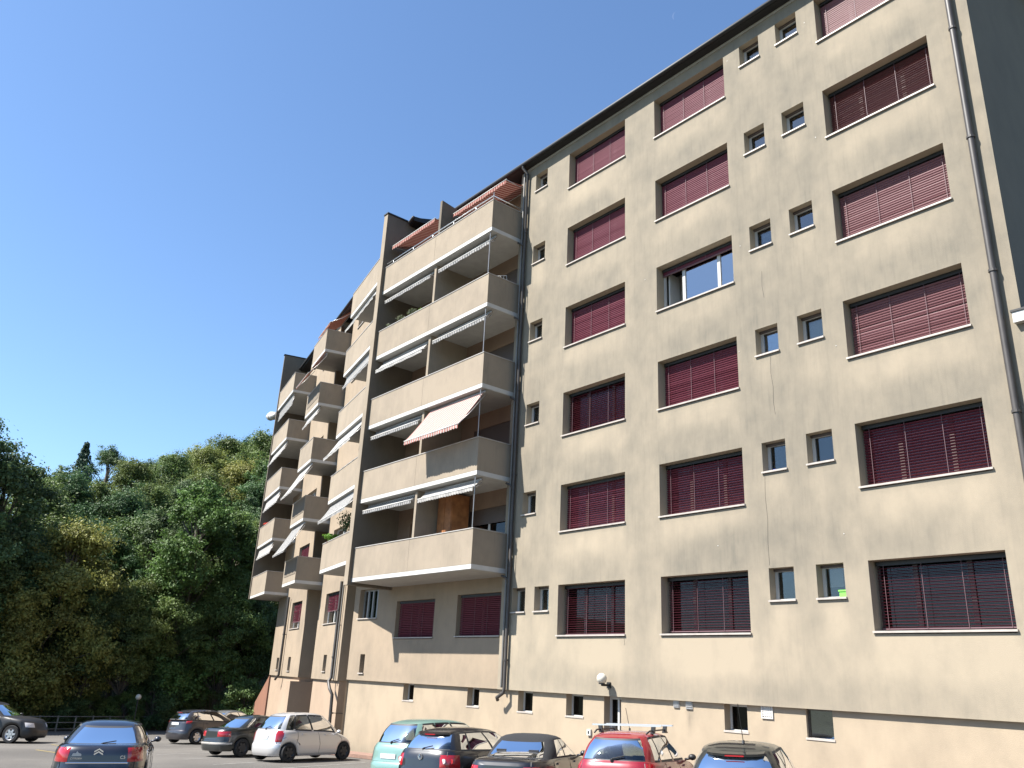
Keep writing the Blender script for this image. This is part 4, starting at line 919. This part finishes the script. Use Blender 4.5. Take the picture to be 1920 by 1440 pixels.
# black saloon beside it
r, cr_ = car(-10.9, -3.1, R(15), dict(SEDAN, L=4.3, W=1.66, H=1.42, paint='black_green', rim='rim_steel'), 'black saloon with wide red tail lights left of the silver compact', dict(lights=[(RL, .42, 1.02, .66, .90)], plate_f=.78, plate=False, wiper=False, bumper_strip='coping'))
# dark grey hatchback at the far end, with a pale car behind it
car(-18.9, -1.7, R(18), dict(HATCH, L=3.95, W=1.72, H=1.48, paint='charcoal', belt=[(-2.2, 1.02), (-1.5, .99), (.7, .90), (1.25, .84), (2.3, .62)]), 'dark grey hatchback with high red tail lights near the far fence', dict(lights=[(RL, .78, 1.04, .84, 1.0)], plate_f=.82, spoiler=True))
car(-21.0, .1, R(18), dict(SEDAN, H=1.44, paint='pale_grey'), 'pale grey car half hidden behind the dark grey hatchback', dict(lights=[(RL, .7, 1.03, .7, .95)], wiper=False))
# mint estate
sp = dict(HATCH, L=4.5, W=1.72, H=1.58, wb=2.72, paint='mint', gb=(-2.10, 1.35), gt=(-1.80, .45), rw=.70, belt=[(-2.4, .98), (-1.6, .97), (.9, .93), (1.4, .88), (2.4, .68)], side=((1.05, 1.26), (1.285, 1.52), (1.55, 1.90)))
car(.02, -3.4, R(15), sp, 'mint green estate car parked against the wall left of the black hatchback', dict(lights=[(RL, .84, 1.05, .52, .80)], plate_f=.66, handle='chrome'))
# black hatchback with round tail lights
r, cr_ = car(2.55, -4.45, R(17), dict(HATCH, L=4.2, W=1.76, H=1.47, paint='black', belt=[(-2.3, 1.0), (-1.6, .99), (.7, .93), (1.25, .87), (2.3, .68)]), 'black hatchback with round red tail lights and a silver badge', dict(lights=[(RL, .60, 1.06, .62, .92)], plate=False, spoiler=True))
for t in (.72, .92):
    for sg in (1, -1):
        p = cr_.body(t, .77); q = MB(True); q.tube([(p.x - .004, p.y * sg, p.z), (p.x - .028, p.y * sg, p.z)], .05, 14); q.build('lamp_ring', 'clear_lens' if t < .8 else RL, r, local=True)
p = cr_.body(0, .86); q = MB(True)
def ringm(q, c, r0, r1, x0, x1, n=20):
    A = [[q.P((x, c[1] + rr_ * math.cos(6.2832 * k / n), c[2] + rr_ * math.sin(6.2832 * k / n))) for k in range(n)] for x, rr_ in ((x0, r0), (x1, r0), (x1, r1), (x0, r1))]
    for i in range(4):
        for k in range(n): q.f.append([A[i][k], A[i][(k + 1) % n], A[(i + 1) % 4][(k + 1) % n], A[(i + 1) % 4][k]])
ringm(q, p, .062, .052, p.x - .004, p.x - .03)
for a_, b_ in (((-.026, .045), (0, .002)), ((.026, .045), (0, .002)), ((-.048, .02), (-.022, -.042)), ((-.022, -.042), (0, .0)), ((.022, -.042), (0, .0)), ((.048, .02), (.022, -.042))): q.tube([(p.x - .024, a_[0], p.z + a_[1]), (p.x - .024, b_[0], p.z + b_[1])], .005, 5)
q.build('badge', 'chrome', r, local=True)
# black soft-top convertible
sp = dict(SEDAN, L=4.1, W=1.70, H=1.40, wb=2.5, paint='black', soft=True, gb=(-1.30, 1.15), gt=(-.75, .25), rw=.72, belt=[(-2.3, .90), (-1.3, .93), (.8, .92), (1.3, .85), (2.3, .64)], side=((1.24, 1.44), (1.47, 1.90)))
car(4.25, -4.35, R(29), sp, 'black soft-top convertible between the black hatchback and the red car', dict(lights=[(RL, .6, 1.03, .66, .88)], wiper=False))
# red hatchback with roof bars
sp = dict(HATCH, L=4.02, W=1.75, H=1.53, wb=2.59, wr=.32, paint='red', gb=(-1.86, 1.15), gt=(-1.58, .35), rw=.68, belt=[(-2.2, 1.0), (-1.5, .98), (.7, .95), (1.2, .89), (2.2, .68)])
r, cr_ = car(6.1, -3.5, R(26), sp, 'red hatchback carrying two silver roof bars', dict(lights=[(RL, .80, 1.04, .60, .99)], spoiler=False, mirror='black_plastic', antenna=(1.75, .25, .42)))
for x in (-.85, .05):
    q = MB(True); q.box(x - .035, x + .035, -.72, .72, 1.615, 1.645); q.build('roof_bar', 'alu', r, local=True)
    for sg in (1, -1): q = MB(True); q.prism([(x - .06, sg * .50, 1.485), (x + .06, sg * .50, 1.485), (x + .045, sg * .52, 1.614), (x - .045, sg * .52, 1.614)], (0, sg * .07, 0)); q.build('bar_foot', 'black_plastic', r, local=True)
for sg in (1, -1): q = MB(True); q.tube([(-1.3, sg * .53, 1.49), (-1.1, sg * .545, 1.54), (.1, sg * .545, 1.55), (.3, sg * .53, 1.49)], .016, 6); q.build('roof_rail', 'black_plastic', r, smooth=True, local=True)
# black hatchback at the right
car(9.2, -4.62, R(28), dict(HATCH, L=3.9, W=1.70, H=1.50, paint='black_green', arc=.09, rw=.67, gb=(-1.82, 1.2), gt=(-1.5, .25)), 'black hatchback with a roof aerial at the right end of the row', dict(lights=[(RL, .84, 1.04, .6, .98)], spoiler=True, antenna=(.25, -.1, .55)))
# dark blue saloon in the lane
sp = dict(SEDAN, L=4.65, W=1.86, H=1.48, wb=2.75, wr=.33, paint='navy', belt=[(-2.5, 1.0), (-1.5, 1.0), (.9, .95), (1.4, .88), (2.5, .68)], gb=(-1.85, 1.3), gt=(-1.02, .40), rw=.66)
r, cr_ = car(-1.5, -10.3, R(70), sp, 'dark blue saloon driving away in the lane with chevron badge', dict(lights=[(RL, .62, 1.05, .64, .97)], wiper=True, plate=False), name='moving_car')
p = cr_.body(0, .93); q = MB(True)
for dz in (0, -.05): q.prism([(p.x - .01, -.085, p.z - .03 + dz), (p.x - .01, 0, p.z + .022 + dz), (p.x - .01, .085, p.z - .03 + dz), (p.x - .01, .085, p.z - .058 + dz), (p.x - .01, 0, p.z - .006 + dz), (p.x - .01, -.085, p.z - .058 + dz)], (-.016, 0, 0))
q.build('badge', 'chrome', r, local=True)
p = cr_.body(0, .62); q = MB(True); q.tube([(p.x - .016, -.58, p.z), (p.x - .016, .58, p.z)], .014, 6); q.build('chrome_strip', 'chrome', r, local=True)
p = cr_.body(.5, .74); text('C5', .085, 'chrome', r, (p.x - .02, -.47, p.z - .02), (R(90), 0, R(-90))); text('CITROEN', .05, 'chrome', r, (p.x - .02, .40, p.z - .03), (R(90), 0, R(-90)))
q = MB(True); q.prism([(p.x - .012, .40 + a_, p.z + .03 + b_) for a_, b_ in ((-.09, 0), (.09, 0), (.075, .05), (.02, .055), (.0, .095), (-.03, .06), (-.08, .04))], (-.004, 0, 0)); q.build('sticker', 'white_plastic', r, local=True)
# dark off-roader at the left edge
sp = dict(HATCH, L=4.4, W=1.8, H=1.68, wb=2.65, wr=.36, paint='brown_grey', gb=(-2.0, .95), gt=(-1.75, .2), rw=.72, belt=[(-2.3, 1.08), (.6, 1.05), (1.1, 1.02), (2.4, .86)], side=((1.06, 1.28), (1.31, 1.54), (1.57, 1.88)))
car(-21.35, -8.95, R(-42), sp, 'dark off-roader facing right at the left edge of the car park', dict(lights=[(RL, .84, 1.05, .6, .9)], mirror='black_plastic'))

# ------------------------------------------------------------------ balcony plants and clutter
def potted(p, r, h, m, label, group=None, n=260, leaf=.07, pot='terracotta', wing=False, ph=.2):
    FR[0] = WING if wing else MAIN; w_ = T(p); FR[0] = MAIN
    root = thing('potted_plant', w_, label, 'plant', group); q = MB(True); rr_ = r * .55
    q.tube([(0, 0, 0), (0, 0, ph), (0, 0, ph * .98)], [rr_ * .7, rr_, rr_ * .8], 12); q.build('pot', pot, root, smooth=True, local=True, sharp=40)
    q = MB(True); rng = random.Random(hash(label) % 1000 if False else len(label)); q.attr['tone'] = []
    for k in range(7): a = k * 6.283 / 7; leaves(q, (math.cos(a) * r * .45, math.sin(a) * r * .45, ph + h * rng.uniform(.3, .75)), (r * .5, r * .5, h * .3), n // 7, leaf, rng, .3, .3)
    q.build('foliage', m, root, local=True); return root
z4 = zb(4) + PAR_H - .14
potted((-7.95, LY + .28, z4), .30, .42, 'leaf_greygreen', 'left of two grey-green potted shrubs on the balcony second from top', n=500)
potted((-7.15, LY + .28, z4), .34, .40, 'leaf_greygreen', 'right of two grey-green potted shrubs on the balcony second from top', n=560)
potted((-8.8, LY + .25, z4 - .02), .16, .38, 'leaf_greygreen', 'small white-flowered pot plant beside the tall fin wall', n=160)
potted((-6.55, LY + .28, z4 - .03), .2, .25, 'leaf_fresh', 'low yellowish green plant beside the partition, balcony second from top', n=200)
zw = zb(1) + ZO + PAR_H
potted((-3.7, .22, zw - .15), .55, .45, 'leaf_fresh', 'fresh green trailing plant at the lowest wing balcony corner', n=700, leaf=.09, wing=True)
potted((-1.9, .6, zw - .3), .95, 1.5, 'leaf_dark', 'large dark leafy shrub on the lowest wing balcony', n=1600, leaf=.1, wing=True)
potted((-.9, .35, zb(2) + ZO + PAR_H - .05), .26, .45, 'leaf_dark', 'dark potted plant on the wing balcony under the long white awning', n=260, wing=True)
potted((-19.3, .2, zb(2) + ZO + PAR_H - .1), .3, .25, 'petal_red', 'red geranium on the farthest balcony stack', n=200, wing=True)
rk = thing('drying_rack', T((-2.75, -.75, zb(4) + PAR_H)), 'white wire drying rack leaning over the right balcony end', 'rack'); q = MB()
for k in range(9): t = k / 8; q.tube([(-2.95 + .62 * t, -.95 + .5 * t, zb(4) + PAR_H - .25), (-3.05 + .62 * t, -.95 + .5 * t, zb(4) + PAR_H + .25)], .007, 4)
for zz in (-.25, -.08, .08, .25): q.tube([(-3.0 - zz * .2, -.95, zb(4) + PAR_H + zz), (-2.38 - zz * .2, -.45, zb(4) + PAR_H + zz)], .009, 4)
q.build('wires', 'white_plastic', rk)
cb = thing('panelling', T((-5.2, -.5, zb(1) + .15)), 'orange wooden cabinet in the lowest long balcony beside the partition', 'panelling'); B('panel_body', 'wood_orange', cb, (-5.52, -4.72, -.35, .3, zb(1) + BAND + .003, zb(1) + 2.66)); B('door', 'wood_orange', cb, (-5.50, -5.13, -.375, -.352, zb(1) + .3, zb(1) + 2.6)); B('door', 'wood_orange', cb, (-5.11, -4.75, -.375, -.352, zb(1) + .3, zb(1) + 2.6))  # added panel standing for a sunlit orange wall strip; door leaves made up
FR[0] = WING
um = thing('folded_parasol', T((-20.5, 0, 13.0)), 'crumpled white parasol sticking out past the far end of the wing', 'parasol'); q = MB(); rg3 = random.Random(4)
for k in range(16): t_ = k / 15; q.sphere((-20.7 - 2.3 * t_ + rg3.uniform(-.06, .06), -.02 + rg3.uniform(-.07, .07), 13.22 + .5 * t_ + rg3.uniform(-.07, .07)), .26 * (1 - .35 * abs(2 * t_ - 1)) + .05 * rg3.random(), 8, .9)
q.build('cloth', 'white_plastic', um, smooth=True); q = MB(); q.tube([(-20.3, -.02, 13.1), (-23.2, -.02, 13.78)], .02, 6); q.build('pole', 'alu', um)
cv = thing('covered_furniture', T((-19.2, .8, zb(5) + ZO + .2)), 'plastic-wrapped furniture stacked on the highest far balcony', 'furniture'); q = MB()
q.prism([(-19.9, .3, zb(5) + ZO + .15), (-18.6, .3, zb(5) + ZO + .15), (-18.65, .35, zb(5) + ZO + 1.9), (-19.1, .35, zb(5) + ZO + 2.0), (-19.15, .35, zb(5) + ZO + 1.55), (-19.85, .35, zb(5) + ZO + 1.5)], (0, .7, 0)); q.build('wrap', 'pipe_light', cv)
FR[0] = MAIN
# the daytime moon: its sunlit crescent as a glowing sheet far beyond the roof
md = Vector((-0.7350601, 0.5887368, 0.33626719)) + Vector((0.63719348, 0.76933496, 0.04591497)) * ((1268 - 960) / 1551.59) - Vector((0.23167027, -0.24801752, 0.94064669)) * ((30 - 720) / 1551.59)
mc = cam.location + md.normalized() * 6000; ex = rr.copy(); ey = md.normalized().cross(ex).normalized(); q = MB(True); Rm = 26; n_ = 16
o_ = [mc + (ex * math.cos(a) + ey * -math.sin(a)) * Rm for a in [R(70) + R(160) * k / n_ for k in range(n_ + 1)]]; i_ = [mc + (ex * (math.cos(a) * .72) + ey * -math.sin(a)) * Rm * .999 for a in [R(70) + R(160) * k / n_ for k in range(n_ + 1)]]
for k in range(n_): q.quad(o_[k], o_[k + 1], i_[k + 1], i_[k])
m = bpy.data.materials.new('moonlight'); m.use_nodes = True; nn = m.node_tree.nodes; nn.remove(nn['Principled BSDF']); em = nn.new('ShaderNodeEmission'); em.inputs[0].default_value = (.085, .135, .25, 1); em.inputs[1].default_value = 1.0; m.node_tree.links.new(em.outputs[0], nn['Material Output'].inputs[0]); MAT['moonlight'] = m
struct(q.build('moon', 'moonlight'))
